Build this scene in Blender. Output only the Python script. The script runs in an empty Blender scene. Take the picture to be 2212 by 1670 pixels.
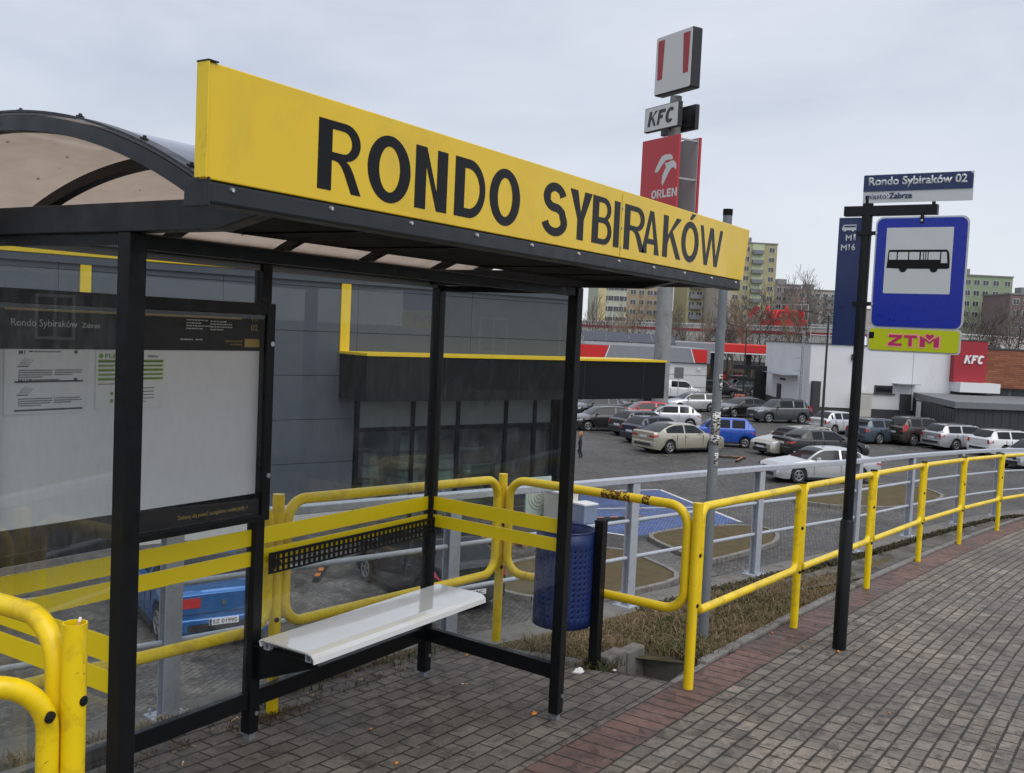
import bpy, bmesh, math, random
from math import sin, cos, pi, sqrt, radians, atan2, hypot
from mathutils import Vector, Matrix
random.seed(7)
S = bpy.context.scene
COL = S.collection
# ------------------------------------------------------------------ survey of the place
CAMZ = 2.1
YAW, PIT, ROL, FPX = 0.57003974, 0.05724335, 0.04591363, 2150.0
FWD = Vector((cos(YAW)*cos(PIT), sin(YAW)*cos(PIT), -sin(PIT)))
_r = Vector((sin(YAW), -cos(YAW), 0)); _u = _r.cross(FWD)
RGT = cos(ROL)*_r + sin(ROL)*_u
UPV = -sin(ROL)*_r + cos(ROL)*_u
def at(x, y, X=None, Y=None, Z=None, D=None):
    """a measured direction of the survey turned into the point where it meets a plane"""
    d = RGT*((x-1106)/FPX) - UPV*((y-835)/FPX) + FWD
    if X is not None: t = X/d.x
    elif Y is not None: t = Y/d.y
    elif Z is not None: t = (Z-CAMZ)/d.z
    else: t = D
    return Vector((0, 0, CAMZ)) + d*t
LOT = -3.7
SL = -0.048
def gz(x): return SL*(x-4.65)               # the pavement falls gently along the kerb
# ------------------------------------------------------------------ objects
def tag(o, label=None, cat=None, group=None, kind=None):
    if label: o['label'] = label
    if cat: o['category'] = cat
    if group: o['group'] = group
    if kind: o['kind'] = kind
    return o
def thing(name, label, cat, loc=(0, 0, 0), rz=0, group=None):
    o = bpy.data.objects.new(name, None); COL.objects.link(o)
    o.empty_display_size = .2
    o.location = loc; o.rotation_euler = (0, 0, rz)
    return tag(o, label, cat, group)
def copy_tree(o, parent=None):
    c = o.copy(); COL.objects.link(c)
    if parent: c.parent = parent
    for ch in list(o.children): copy_tree(ch, c)
    return c
class MB:
    def __init__(s): s.v = []; s.f = []; s.m = []; s.uv = None
    def add(s, vs, fs, m=0):
        b = len(s.v); s.v += [tuple(v) for v in vs]
        s.f += [tuple(i+b for i in f) for f in fs]; s.m += [m]*len(fs); return s
    def box(s, a, b, m=0, M=None):
        x0, y0, z0 = a; x1, y1, z1 = b
        vs = [Vector(p) for p in ((x0,y0,z0),(x1,y0,z0),(x1,y1,z0),(x0,y1,z0),(x0,y0,z1),(x1,y0,z1),(x1,y1,z1),(x0,y1,z1))]
        if M: vs = [M @ v for v in vs]
        return s.add(vs, [(0,3,2,1),(4,5,6,7),(0,1,5,4),(1,2,6,5),(2,3,7,6),(3,0,4,7)], m)
    def hexa(s, b4, t4, m=0):
        return s.add(list(b4)+list(t4), [(0,3,2,1),(4,5,6,7),(0,1,5,4),(1,2,6,5),(2,3,7,6),(3,0,4,7)], m)
    def beam(s, p, q, w, h, m=0, up=(0, 0, 1)):
        p = Vector(p); q = Vector(q); d = (q-p).normalized(); u = Vector(up)
        sx = d.cross(u).normalized()*(w/2); uz = sx.cross(d).normalized()*(h/2)
        return s.hexa([p-sx-uz, p+sx-uz, q+sx-uz, q-sx-uz], [p-sx+uz, p+sx+uz, q+sx+uz, q-sx+uz], m)
    def tube(s, pts, r, n=12, m=0, cap=True, closed=False):
        pts = [Vector(p) for p in pts]; N = len(pts); rs = r if isinstance(r, (list, tuple)) else [r]*N
        rings = []; prev = None
        for i, p in enumerate(pts):
            if closed: t = (pts[(i+1) % N]-pts[i-1]).normalized()
            elif i == 0: t = (pts[1]-p).normalized()
            elif i == N-1: t = (p-pts[i-1]).normalized()
            else: t = ((pts[i+1]-p).normalized()+(p-pts[i-1]).normalized()).normalized()
            if prev is None:
                a = Vector((0, 0, 1)) if abs(t.z) < .9 else Vector((1, 0, 0))
                x = t.cross(a).normalized()
            else: x = (prev - t*prev.dot(t)).normalized()
            prev = x; y = t.cross(x)
            rings.append([p+(x*cos(2*pi*k/n)+y*sin(2*pi*k/n))*rs[i] for k in range(n)])
        vs = [v for R in rings for v in R]; fs = []
        for i in range(N if closed else N-1):
            j = (i+1) % N
            for k in range(n):
                fs.append((i*n+k, i*n+(k+1) % n, j*n+(k+1) % n, j*n+k))
        if cap and not closed:
            fs.append(tuple(range(n-1, -1, -1))); fs.append(tuple((N-1)*n+k for k in range(n)))
        return s.add(vs, fs, m)
    def prism(s, pts, O, ux, uy, th, m=0):
        """outline pts (2d) in plane O+ux*a+uy*b, thickened along ux x uy by th"""
        O = Vector(O); ux = Vector(ux); uy = Vector(uy); n = ux.cross(uy).normalized()*th
        a = [O+ux*p[0]+uy*p[1] for p in pts]; N = len(a)
        vs = a+[p+n for p in a]
        fs = [tuple(range(N-1, -1, -1)), tuple(range(N, 2*N))]+[(i, (i+1) % N, N+(i+1) % N, N+i) for i in range(N)]
        return s.add(vs, fs, m)
    def build_each(s, name, mats, parent=None, **k):
        """every loose piece becomes an object of its own"""
        P = list(range(len(s.v)))
        def fd(i):
            while P[i] != i: P[i] = P[P[i]]; i = P[i]
            return i
        for f in s.f:
            for q in f[1:]: P[fd(q)] = fd(f[0])
        g = {}
        for f, m in zip(s.f, s.m): g.setdefault(fd(f[0]), []).append((f, m))
        out = []
        for fs in g.values():
            ids = sorted({q for f, _ in fs for q in f}); ix = {q: i for i, q in enumerate(ids)}
            b = MB(); b.v = [s.v[q] for q in ids]; b.f = [tuple(ix[q] for q in f) for f, _ in fs]; b.m = [m for _, m in fs]
            out.append(b.build(name, mats, parent, **k))
        return out
    def build(s, name, mats, parent=None, smooth=False, bevel=0, seg=2, loc=None):
        me = bpy.data.meshes.new(name)
        me.from_pydata(s.v, [], s.f)
        mats = mats if isinstance(mats, (list, tuple)) else [mats]
        for m in mats: me.materials.append(m)
        if len(mats) > 1: me.polygons.foreach_set('material_index', s.m)
        if s.uv:
            l = me.uv_layers.new(name='UVMap')
            for p in me.polygons:
                for li in p.loop_indices: l.data[li].uv = s.uv[me.loops[li].vertex_index]
        me.update()
        if smooth:
            me.polygons.foreach_set('use_smooth', [True]*len(me.polygons))
            if smooth != 'all': me.set_sharp_from_angle(angle=radians(smooth if smooth is not True else 40))
        o = bpy.data.objects.new(name, me); COL.objects.link(o)
        if parent: o.parent = parent
        if loc: o.location = loc
        if bevel:
            b = o.modifiers.new('bevel', 'BEVEL'); b.width = bevel; b.segments = seg; b.limit_method = 'ANGLE'; b.angle_limit = radians(40)
        return o
def rrect(w, h, r, n=6):
    """rounded rectangle outline centred on 0"""
    out = []
    for cx, cy, a0 in ((w/2-r, h/2-r, 0), (-w/2+r, h/2-r, 90), (-w/2+r, -h/2+r, 180), (w/2-r, -h/2+r, 270)):
        for k in range(n+1):
            a = radians(a0+90*k/n); out.append((cx+r*cos(a), cy+r*sin(a)))
    return out
def ellipse(a, b, n=24, cx=0, cy=0): return [(cx+a*cos(2*pi*k/n), cy+b*sin(2*pi*k/n)) for k in range(n)]
def text_mesh(name, s, mat, O, ux, uy, w=None, h=.1, bold=.0, shear=0, th=.0015, parent=None, align='L', track=1.0):
    """lettering: cap height h, fitted to width w, lying on plane O + ux, uy"""
    cu = bpy.data.curves.new(name, 'FONT'); cu.body = s; cu.size = 1; cu.offset = bold; cu.shear = shear
    cu.resolution_u = 4; cu.space_character = track
    ref = bpy.data.curves.new('ref', 'FONT'); ref.body = 'H'; ref.offset = bold
    def mesh_of(c):
        t = bpy.data.objects.new('t', c); COL.objects.link(t)
        dg = bpy.context.evaluated_depsgraph_get(); dg.update()
        me = bpy.data.meshes.new_from_object(t.evaluated_get(dg)); bpy.data.objects.remove(t); return me
    rm = mesh_of(ref); ch = max(v.co.y for v in rm.vertices)-min(v.co.y for v in rm.vertices)
    base = min(v.co.y for v in rm.vertices)
    me = mesh_of(cu)
    xs = [v.co.x for v in me.vertices]; x0, x1 = min(xs), max(xs)
    sy = h/ch; sx = (w/(x1-x0)) if w else sy
    off = {'L': 0, 'C': -(x1-x0)*sx/2, 'R': -(x1-x0)*sx}[align]
    bm = bmesh.new(); bm.from_mesh(me); bpy.data.meshes.remove(me)
    r = bmesh.ops.extrude_face_region(bm, geom=bm.faces[:])
    top = {e for e in r['geom'] if isinstance(e, bmesh.types.BMVert)}
    O = Vector(O); ux = Vector(ux).normalized(); uy = Vector(uy).normalized(); n = ux.cross(uy)
    for v in bm.verts:
        v.co = O+ux*((v.co.x-x0)*sx+off)+uy*((v.co.y-base)*sy)+n*(th if v in top else 0)
    me = bpy.data.meshes.new(name); bm.to_mesh(me); bm.free(); me.materials.append(mat)
    o = bpy.data.objects.new(name, me); COL.objects.link(o)
    if parent: o.parent = parent
    return o
# ------------------------------------------------------------------ materials
MATS = {}
def nt_new(name):
    m = bpy.data.materials.new(name); m.use_nodes = True; n = m.node_tree; n.nodes.clear()
    out = n.nodes.new('ShaderNodeOutputMaterial'); return m, n, out
def N(nt, t, **k):
    n = nt.nodes.new(t)
    for a, b in k.items():
        if a.startswith('i_'): n.inputs[a[2:].replace('_', ' ')].default_value = b
        else: setattr(n, a, b)
    return n
def mixc(nt, fac, a, b, blend='MIX'):
    n = nt.nodes.new('ShaderNodeMix'); n.data_type = 'RGBA'; n.blend_type = blend
    for s, v in ((0, fac), (6, a), (7, b)):
        if hasattr(v, 'is_linked') or hasattr(v, 'links'): nt.links.new(v, n.inputs[s])
        else: n.inputs[s].default_value = v if s == 0 else (*v[:3], 1)
    return n.outputs[2]
def ramp(nt, src, stops):
    r = nt.nodes.new('ShaderNodeValToRGB'); nt.links.new(src, r.inputs[0])
    e = r.color_ramp.elements
    while len(e) < len(stops): e.new(.5)
    for el, (p, c) in zip(e, stops):
        el.position = p; el.color = (c, c, c, 1) if not isinstance(c, tuple) else (*c, 1)
    return r.outputs[0]
def coords(nt, kind='Object'):
    return nt.nodes.new('ShaderNodeTexCoord').outputs[kind]
def noise(nt, vec, scale, detail=4, rough=.6, dist=0):
    n = N(nt, 'ShaderNodeTexNoise'); n.inputs['Scale'].default_value = scale; n.inputs['Detail'].default_value = detail
    n.inputs['Roughness'].default_value = rough; n.inputs['Distortion'].default_value = dist
    nt.links.new(vec, n.inputs['Vector']); return n.outputs[0]
def mat(name, col, rough=.5, metal=0, var=.12, vs=6, bump=0, bs=40, dirt=None, dirt_s=3, dirt_r=(.55, .75), coat=0, spec=.5, geom=False, chips=None):
    if name in MATS: return MATS[name]
    m, nt, out = nt_new(name); L = nt.links.new
    p = N(nt, 'ShaderNodeBsdfPrincipled'); L(p.outputs[0], out.inputs[0])
    p.inputs['Roughness'].default_value = rough; p.inputs['Metallic'].default_value = metal
    p.inputs['Coat Weight'].default_value = coat; p.inputs['Coat Roughness'].default_value = .05
    p.inputs['Specular IOR Level'].default_value = spec
    v = nt.nodes.new('ShaderNodeNewGeometry').outputs['Position'] if geom else coords(nt)
    nz = noise(nt, v, vs, 5, .65)
    c = mixc(nt, nz, [x*(1-var*1.6) for x in col], [min(1, x*(1+var*1.6)) for x in col])
    if dirt:
        d = ramp(nt, noise(nt, v, dirt_s, 7, .7, .6), [(dirt_r[0], 0.), (dirt_r[1], 1.)])
        c = mixc(nt, d, c, dirt)
    if chips:
        cs, c0, c1, cc_ = chips
        c = mixc(nt, ramp(nt, noise(nt, v, cs, 6, .8, .5), [(c0, 0.), (c1, 1.)]), c, cc_)
    L(c, p.inputs['Base Color'])
    rr = ramp(nt, noise(nt, v, vs*2.3, 3), [(.3, max(0, rough-.08)), (.7, min(1, rough+.1))]); L(rr, p.inputs['Roughness'])
    if bump:
        b = N(nt, 'ShaderNodeBump'); b.inputs['Strength'].default_value = bump; b.inputs['Distance'].default_value = .01
        L(noise(nt, v, bs, 5), b.inputs['Height']); L(b.outputs[0], p.inputs['Normal'])
    MATS[name] = m; return m
def glass(name, tint=(.93, .95, .95), dirt=.05, dirtc=(.5, .52, .55), refl=1.45, ds=25):
    """thin pane: clear with a mirror reflection that grows towards grazing, and a film of dirt"""
    m, nt, out = nt_new(name); L = nt.links.new
    v = coords(nt)
    tr = N(nt, 'ShaderNodeBsdfTransparent'); tr.inputs[0].default_value = (*tint, 1)
    gl = N(nt, 'ShaderNodeBsdfGlossy'); gl.inputs['Roughness'].default_value = .015; gl.inputs[0].default_value = (.95, .97, 1, 1)
    fr = N(nt, 'ShaderNodeFresnel'); fr.inputs[0].default_value = refl
    bf = nt.nodes.new('ShaderNodeNewGeometry').outputs['Backfacing']
    mul = N(nt, 'ShaderNodeMath', operation='MULTIPLY'); inv = N(nt, 'ShaderNodeMath', operation='SUBTRACT'); inv.inputs[0].default_value = 1
    L(bf, inv.inputs[1]); L(fr.outputs[0], mul.inputs[0]); L(inv.outputs[0], mul.inputs[1])
    mx = N(nt, 'ShaderNodeMixShader'); L(mul.outputs[0], mx.inputs[0]); L(tr.outputs[0], mx.inputs[1]); L(gl.outputs[0], mx.inputs[2])
    df = N(nt, 'ShaderNodeBsdfDiffuse'); df.inputs[0].default_value = (*dirtc, 1)
    mp = N(nt, 'ShaderNodeMapping'); mp.inputs['Scale'].default_value = (1, 1, .35); L(v, mp.inputs[0])
    a = ramp(nt, noise(nt, mp.outputs[0], ds, 6, .75), [(.45, dirt*.25), (.75, dirt*2.2)])
    sp = ramp(nt, noise(nt, v, 260, 2, .5), [(.66, 0.), (.74, dirt*2.5)])
    ad = N(nt, 'ShaderNodeMath', operation='ADD'); L(a, ad.inputs[0]); L(sp, ad.inputs[1])
    m2 = N(nt, 'ShaderNodeMixShader'); L(ad.outputs[0], m2.inputs[0]); L(mx.outputs[0], m2.inputs[1]); L(df.outputs[0], m2.inputs[2])
    L(m2.outputs[0], out.inputs[0]); MATS[name] = m; return m
BLK = mat('black powder coat', (.006, .007, .0085), .34, var=.25, vs=9, dirt=(.022, .021, .02), dirt_s=14, dirt_r=(.6, .9), spec=.28)
BLK2 = mat('black matt', (.008, .008, .009), .8, spec=.2)
CHAR = mat('charcoal lacquer', (.018, .021, .027), .38, var=.1, spec=.35, dirt=(.032, .032, .034), dirt_s=6, dirt_r=(.55, .9))
YEL = mat('yellow enamel', (.84, .60, .004), .34, var=.07, vs=4, dirt=(.40, .25, .02), dirt_s=7, dirt_r=(.5, .8), bump=.05, bs=120, chips=(24, .665, .69, (.13, .08, .03)))
YELW = mat('worn yellow enamel', (.80, .56, .008), .4, var=.1, vs=5, dirt=(.16, .09, .02), dirt_s=9, dirt_r=(.63, .74), bump=.08, bs=90, chips=(26, .66, .70, (.07, .035, .018)))
YSIGN = mat('yellow sign foil', (.78, .525, .010), .22, var=.05, vs=2, dirt=(.62, .42, .03), dirt_s=5, dirt_r=(.5, .85))
YSTR = mat('yellow safety stripe', (.80, .62, .003), .45, var=.03)
GALV = mat('galvanised steel', (.42, .455, .52), .5, metal=.1, var=.16, vs=16, dirt=(.31, .33, .37), dirt_s=30)
GREYP = mat('grey painted steel', (.16, .18, .20), .5, var=.14, vs=7, dirt=(.24, .25, .26), dirt_s=8)
WHITE = mat('white plastic', (.86, .86, .85), .1, var=.01, dirt=(.6, .58, .53), dirt_s=11, dirt_r=(.68, .9), coat=1)
WPAINT = mat('white paint', (.72, .73, .74), .5, var=.04)
STEEL = mat('bright screw', (.55, .56, .58), .3, metal=.9, var=.05)
RUST = mat('rust', (.10, .035, .012), .85, var=.5, vs=40, bump=.4, bs=120)
NAVY = mat('navy enamel', (.012, .026, .105), .3, var=.05)
BLUE = mat('traffic blue', (.001, .018, .33), .3, var=.04)
LIME = mat('lime enamel', (.52, .58, .004), .35, var=.04)
MAGENTA = mat('magenta print', (.50, .02, .13), .4, var=.02)
PEACH = mat('peach print', (.85, .42, .25), .4, var=.02)
SIGNW = mat('sign white', (.56, .59, .60), .35, var=.04)
INK = mat('black print', (.006, .006, .007), .7, var=.05, spec=.25)
GOLD = mat('gold print', (.42, .28, .055), .4, var=.03)
PAPER = mat('poster paper', (.78, .79, .81), .5, var=.03, vs=3)
GLASS = glass('shelter glass', (.95, .965, .965), .03, refl=1.45)
CASEG = glass('display case glass', (.97, .98, .98), .015, refl=1.5)
TINT = None
# heavy grotesque capitals drawn as outlines (cap height 1, unit width), holes listed after the outline
def arcp(cx, cy, rx, ry, a0, a1, n=14): return [(cx+rx*cos(radians(a0+(a1-a0)*k/n)), cy+ry*sin(radians(a0+(a1-a0)*k/n))) for k in range(n+1)]
def glyph(c, s=.19, t=.165):
    if c == 'I': return [[(0, 0), (1, 0), (1, 1), (0, 1)]]
    if c == 'N': return [[(0, 0), (s, 0), (s, .70), (1-s, 0), (1, 0), (1, 1), (1-s, 1), (1-s, .30), (s, 1), (0, 1)]]
    if c == 'O': return [arcp(.5, .5, .5, .515, 0, 355, 47), arcp(.5, .5, .5-s*.93, .515-t*.98, 0, 355, 47)]
    if c == 'D': return [[(0, 0)]+arcp(.46, .5, .54, .5, -90, 90, 24)+[(0, 1)], [(s, t*.95)]+arcp(.44, .5, .37, .5-t*.95, -90, 90, 24)+[(s, 1-t*.95)]]
    if c == 'R': return [[(0, 0), (s, 0), (s, .44), (.36, .44)]+[(.45, .425), (.53, .37), (.60, .28), (.77, 0), (1.0, 0), (.80, .32), (.72, .41), (.64, .46)]+arcp(.60, .73, .36, .27, -75, 90, 18)+[(0, 1)], [(s, .555)]+arcp(.56, .72, .20, .165, -90, 90, 14)+[(s, .885)]]
    if c == 'B': return [[(0, 0)]+arcp(.60, .285, .40, .285, -90, 62, 16)+arcp(.56, .75, .38, .25, -52, 90, 14)+[(0, 1)], [(s, .115)]+arcp(.57, .285, .23, .17, -90, 90, 12)+[(s, .455)], [(s, .57)]+arcp(.54, .73, .20, .158, -90, 90, 12)+[(s, .888)]]
    if c == 'Y': w = s*.95; return [[(.5-w/2, 0), (.5+w/2, 0), (.5+w/2, .42), (1, 1), (1-s*1.12, 1), (.5, .56), (s*1.12, 1), (0, 1), (.5-w/2, .42)]]
    if c == 'A': return [[(0, 0), (s*1.02, 0), (.29, .23), (.71, .23), (1-s*1.02, 0), (1, 0), (.61, 1), (.39, 1)], [(.345, .35), (.50, .82), (.655, .35)]]
    if c == 'K': return [[(0, 0), (s, 0), (s, .33), (.36, .52), (.74, 0), (1, 0), (.50, .655), (.97, 1), (.70, 1), (s, .53), (s, 1), (0, 1)]]
    if c == 'W': q = .125; return [[(.21, 0), (.35, 0), (.5, .74), (.65, 0), (.79, 0), (1, 1), (1-q, 1), (.715, .25), (.575, 1), (.425, 1), (.285, .25), (q, 1), (0, 1)]]
    if c == 'S':
        path = arcp(.47, .735, .365, .205, 12, 200, 18)+arcp(.50, .722, .40, .19, 205, 250, 5)+arcp(.48, .30, .42, .24, 78, 40, 5)+arcp(.48, .265, .425, .205, 30, -172, 20)
        L_, R_ = [], []
        for i, p in enumerate(path):
            a = path[max(0, i-1)]; b = path[min(len(path)-1, i+1)]; d = hypot(b[0]-a[0], b[1]-a[1]) or 1; nx, ny = -(b[1]-a[1])/d, (b[0]-a[0])/d
            L_.append((p[0]+nx*s*.47, p[1]+ny*t*.5)); R_.append((p[0]-nx*s*.47, p[1]-ny*t*.5))
        return [L_+R_[::-1]]
    if c == 'Z': return [[(0, 0), (1, 0), (1, t*1.15), (.36, t*1.15), (1, 1-t*1.1), (1, 1), (.03, 1), (.03, 1-t*1.15), (.62, 1-t*1.15), (0, t*1.1)]]
    if c == 'T': return [[(.5-s/2, 0), (.5+s/2, 0), (.5+s/2, 1-t*1.15), (1, 1-t*1.15), (1, 1), (0, 1), (0, 1-t*1.15), (.5-s/2, 1-t*1.15)]]
    if c == 'M': return [[(0, 0), (s, 0), (s, .62), (.5, .30), (1-s, .62), (1-s, 0), (1, 0), (1, 1), (.5, .56), (0, 1)]]
    if c == 'F': return [[(0, 0), (s*1.1, 0), (s*1.1, .40), (.72, .40), (.72, .40+t*1.2), (s*1.1, .40+t*1.2), (s*1.1, 1-t*1.2), (1, 1-t*1.2), (1, 1), (0, 1)]]
    if c == 'L': return [[(0, 0), (1, 0), (1, t*1.25), (s*1.15, t*1.25), (s*1.15, 1), (0, 1)]]
    if c == 'E': return [[(0, 0), (1, 0), (1, t*1.2), (s*1.15, t*1.2), (s*1.15, .5-t*.6), (.86, .5-t*.6), (.86, .5+t*.6), (s*1.15, .5+t*.6), (s*1.15, 1-t*1.2), (1, 1-t*1.2), (1, 1), (0, 1)]]
    if c == 'C': return [arcp(.52, .5, .52, .515, 42, 318, 36)+arcp(.54, .5, .52-s*1.05, .515-t*1.15, 312, 48, 30)]
    if c == 'Ó': return glyph('O', s, t)+[[(.42, 1.06), (.55, 1.06), (.78, 1.22), (.55, 1.22)]]
def outline_mesh(name, loops, mat_, O, ux, uy, th, parent):
    cu = bpy.data.curves.new(name, 'CURVE'); cu.dimensions = '2D'; cu.fill_mode = 'BOTH'
    for lp in loops:
        sp = cu.splines.new('POLY'); sp.points.add(len(lp)-1); sp.use_cyclic_u = True
        for q, p in zip(sp.points, lp): q.co = (p[0], p[1], 0, 1)
    tmp = bpy.data.objects.new('t', cu); COL.objects.link(tmp)
    dg = bpy.context.evaluated_depsgraph_get(); dg.update(); me = bpy.data.meshes.new_from_object(tmp.evaluated_get(dg)); bpy.data.objects.remove(tmp)
    bm = bmesh.new(); bm.from_mesh(me); bpy.data.meshes.remove(me)
    bmesh.ops.remove_doubles(bm, verts=bm.verts[:], dist=1e-6)
    r = bmesh.ops.extrude_face_region(bm, geom=bm.faces[:]); top = {e for e in r['geom'] if isinstance(e, bmesh.types.BMVert)}
    O = Vector(O); ux = Vector(ux); uy = Vector(uy); n = ux.cross(uy)
    for v in bm.verts: v.co = O+ux*v.co.x+uy*v.co.y+n*(th if v in top else 0)
    bmesh.ops.recalc_face_normals(bm, faces=bm.faces[:])
    me = bpy.data.meshes.new(name); bm.to_mesh(me); bm.free(); me.materials.append(mat_)
    o = bpy.data.objects.new(name, me); COL.objects.link(o); o.parent = parent; return o
def sign_letters(txt, spans, mat_, y, zf, parent, stem, th=.0008):
    """each capital fitted to its measured span along the board; stem is the real stroke width"""
    for c, (x0, x1) in zip(txt, spans):
        w = x1-x0; z0, z1 = zf((x0+x1)/2); s = min(.36, stem/w)
        outline_mesh('letter', [[(p[0]*w, p[1]*(z1-z0)) for p in lp] for lp in glyph(c, s)], mat_, (x0, y, z0), (1, 0, 0), (0, 0, 1), th, parent)

GW = {'K': .95, 'F': .78, 'C': .92, 'O': 1.0, 'R': .92, 'L': .74, 'E': .8, 'N': .95, 'Z': .85, 'T': .8, 'M': 1.05}
def glyph_text(txt, mat_, O, ux, uy, w, h, parent, stem=.24, shear=0, th=.001, gap=.12, t=.16, name='letter'):
    tot = sum(GW[c] for c in txt)+gap*(len(txt)-1); k = (w-shear*h)/tot; x = 0
    for c in txt:
        g = GW[c]*k
        outline_mesh(name, [[(x+q[0]*g+q[1]*h*shear, q[1]*h) for q in lp] for lp in glyph(c, stem, t)], mat_, O, ux, uy, th, parent); x += g+gap*k
# ------------------------------------------------------------------ the bus shelter
def roof_mat():
    m, nt, out = nt_new('bronze polycarbonate'); L = nt.links.new
    v = coords(nt)
    tr = N(nt, 'ShaderNodeBsdfTransparent'); tr.inputs[0].default_value = (.50, .44, .395, 1)
    tl = N(nt, 'ShaderNodeBsdfTranslucent'); tl.inputs[0].default_value = (.74, .66, .58, 1)
    sp = ramp(nt, noise(nt, v, 9, 4, .6), [(.3, .42), (.8, .62)])
    m1 = N(nt, 'ShaderNodeMixShader'); L(sp, m1.inputs[0]); L(tr.outputs[0], m1.inputs[1]); L(tl.outputs[0], m1.inputs[2])
    gl = N(nt, 'ShaderNodeBsdfGlossy'); gl.inputs['Roughness'].default_value = .08; gl.inputs[0].default_value = (.9, .93, 1, 1)
    fr = N(nt, 'ShaderNodeFresnel'); fr.inputs[0].default_value = 1.6
    geo = nt.nodes.new('ShaderNodeNewGeometry')
    inv = N(nt, 'ShaderNodeMath', operation='SUBTRACT'); inv.inputs[0].default_value = 1; L(geo.outputs['Backfacing'], inv.inputs[1])
    mu = N(nt, 'ShaderNodeMath', operation='MULTIPLY'); L(fr.outputs[0], mu.inputs[0]); L(inv.outputs[0], mu.inputs[1])
    m2 = N(nt, 'ShaderNodeMixShader'); L(mu.outputs[0], m2.inputs[0]); L(m1.outputs[0], m2.inputs[1]); L(gl.outputs[0], m2.inputs[2])
    df = N(nt, 'ShaderNodeBsdfDiffuse'); df.inputs[0].default_value = (.06, .05, .04, 1)
    vo = N(nt, 'ShaderNodeTexVoronoi'); vo.inputs['Scale'].default_value = 14; L(v, vo.inputs['Vector'])
    gate = ramp(nt, noise(nt, v, 2.2, 2), [(.52, 0.), (.56, 1.)])
    dots = ramp(nt, vo.outputs['Distance'], [(.06, 1.), (.10, 0.)])
    mm = N(nt, 'ShaderNodeMath', operation='MULTIPLY'); L(gate, mm.inputs[0]); L(dots, mm.inputs[1])
    m3 = N(nt, 'ShaderNodeMixShader'); L(mm.outputs[0], m3.inputs[0]); L(m2.outputs[0], m3.inputs[1]); L(df.outputs[0], m3.inputs[2])
    L(m3.outputs[0], out.inputs[0]); return m
POLY = roof_mat()
SH = thing('bus_shelter', 'black framed glass bus shelter with arched roof and yellow RONDO SYBIRAKÓW name board', 'bus shelter', (0, 0, 0))
XA, XB, XD, XC = 1.90, 3.325, 4.70, 4.625
YF, YBK = 2.59, 3.55
def post(x, y, zt, zb=None, stub=True):
    g = gz(x) if zb is None else zb
    o = MB().box((x-.03, y-.03, g+.035), (x+.03, y+.03, zt)).build('post', BLK, SH, bevel=.004)
    s = MB().box((x-.02, y-.02, g-.02), (x+.02, y+.02, g+.036))
    s.build('foot', GREYP, o)
    b = MB()
    b.tube([(x+.012, y-.034, g+.13), (x+.012, y-.028, g+.13)], .011, 8); b.build('bolt', STEEL, o)
    return o
post(XA, YF, 2.336); post(XC, YF, 2.336)
for x in (XA, XB, XD): post(x, YBK, 2.349)
# tapering roof beams over the end posts
for x in (XA, XC):
    m = MB()
    w = .03
    prof = [(3.60, 2.337), (3.60, 2.424), (1.945, 2.424), (1.945, 2.39), (2.19, 2.337)]
    m.prism([(p[0], p[1]) for p in prof], (x-w, 0, 0), (0, 1, 0), (0, 0, 1), 2*w)
    m.build('roof_beam', CHAR, SH, bevel=.003)
MB().box((1.62, YBK-.03, 2.350), (5.1, YBK+.03, 2.412)).build('rear_beam', BLK, SH, bevel=.003)
MB().box((XA+.031, YF-.02, 2.29), (XC-.031, YF+.02, 2.3355)).build('front_beam', BLK, SH, bevel=.003)
# gutter bar with rivets, soffit
gut = MB().box((1.587, 1.885, 2.362), (5.16, 1.955, 2.417)).build('gutter', CHAR, SH, bevel=.008, seg=3)
rv = MB()
for k in range(11):
    x = 1.655+k*.343
    rv.tube([(x, 1.888, 2.402), (x, 1.8785, 2.402)], [.0085, .005], 10)
MB().box((1.579, 1.878, 2.355), (1.586, 1.965, 2.424)).build('end_plate', CHAR, SH, bevel=.003)
rv.build_each('rivet', STEEL, gut)
so = MB().box((XA+.035, 1.99, 2.372), (XC-.035, 2.55, 2.378)).box((XC+.035, 1.99, 2.372), (5.1, 2.3, 2.378)).build('soffit', BLK2, SH)
s2 = MB()
for x in (2.25, 2.75, 3.6, 4.1): s2.box((x-.004, 1.99, 2.366), (x+.004, 2.5, 2.3715))
s2.build_each('soffit_batten', BLK, so)
# arched roof
YR0, YR1, ZR, RISE = 1.93, 3.70, 2.418, .216
ch = (YR1-YR0)/2; RAD = (ch*ch+RISE*RISE)/(2*RISE); ZC = ZR+RISE-RAD; YM = (YR0+YR1)/2
A0 = math.asin(ch/RAD)
def arc(r, n=36): return [(YM-(r)*sin(A0-2*A0*k/n), ZC+r*cos(A0-2*A0*k/n)) for k in range(n+1)]
def arch_strip(m, x0, x1, r0, r1):
    a, b = arc(r0), arc(r1); n = len(a)
    vs = [(x, p[0], p[1]) for x in (x0, x1) for q in (a, b) for p in q]
    fs = []
    for k in range(n-1):
        fs += [(k, k+1, 2*n+k+1, 2*n+k), (n+k+1, n+k, 3*n+k, 3*n+k+1), (k+1, k, n+k, n+k+1), (2*n+k, 2*n+k+1, 3*n+k+1, 3*n+k)]
    fs += [(0, 2*n, 3*n, n), (n-1, 2*n-1, 4*n-1, 3*n-1)]
    return m.add(vs, fs)
arch_strip(MB(), 1.592, 5.155, RAD, RAD+.006).build('roof_sheet', POLY, SH, smooth=30)
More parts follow.
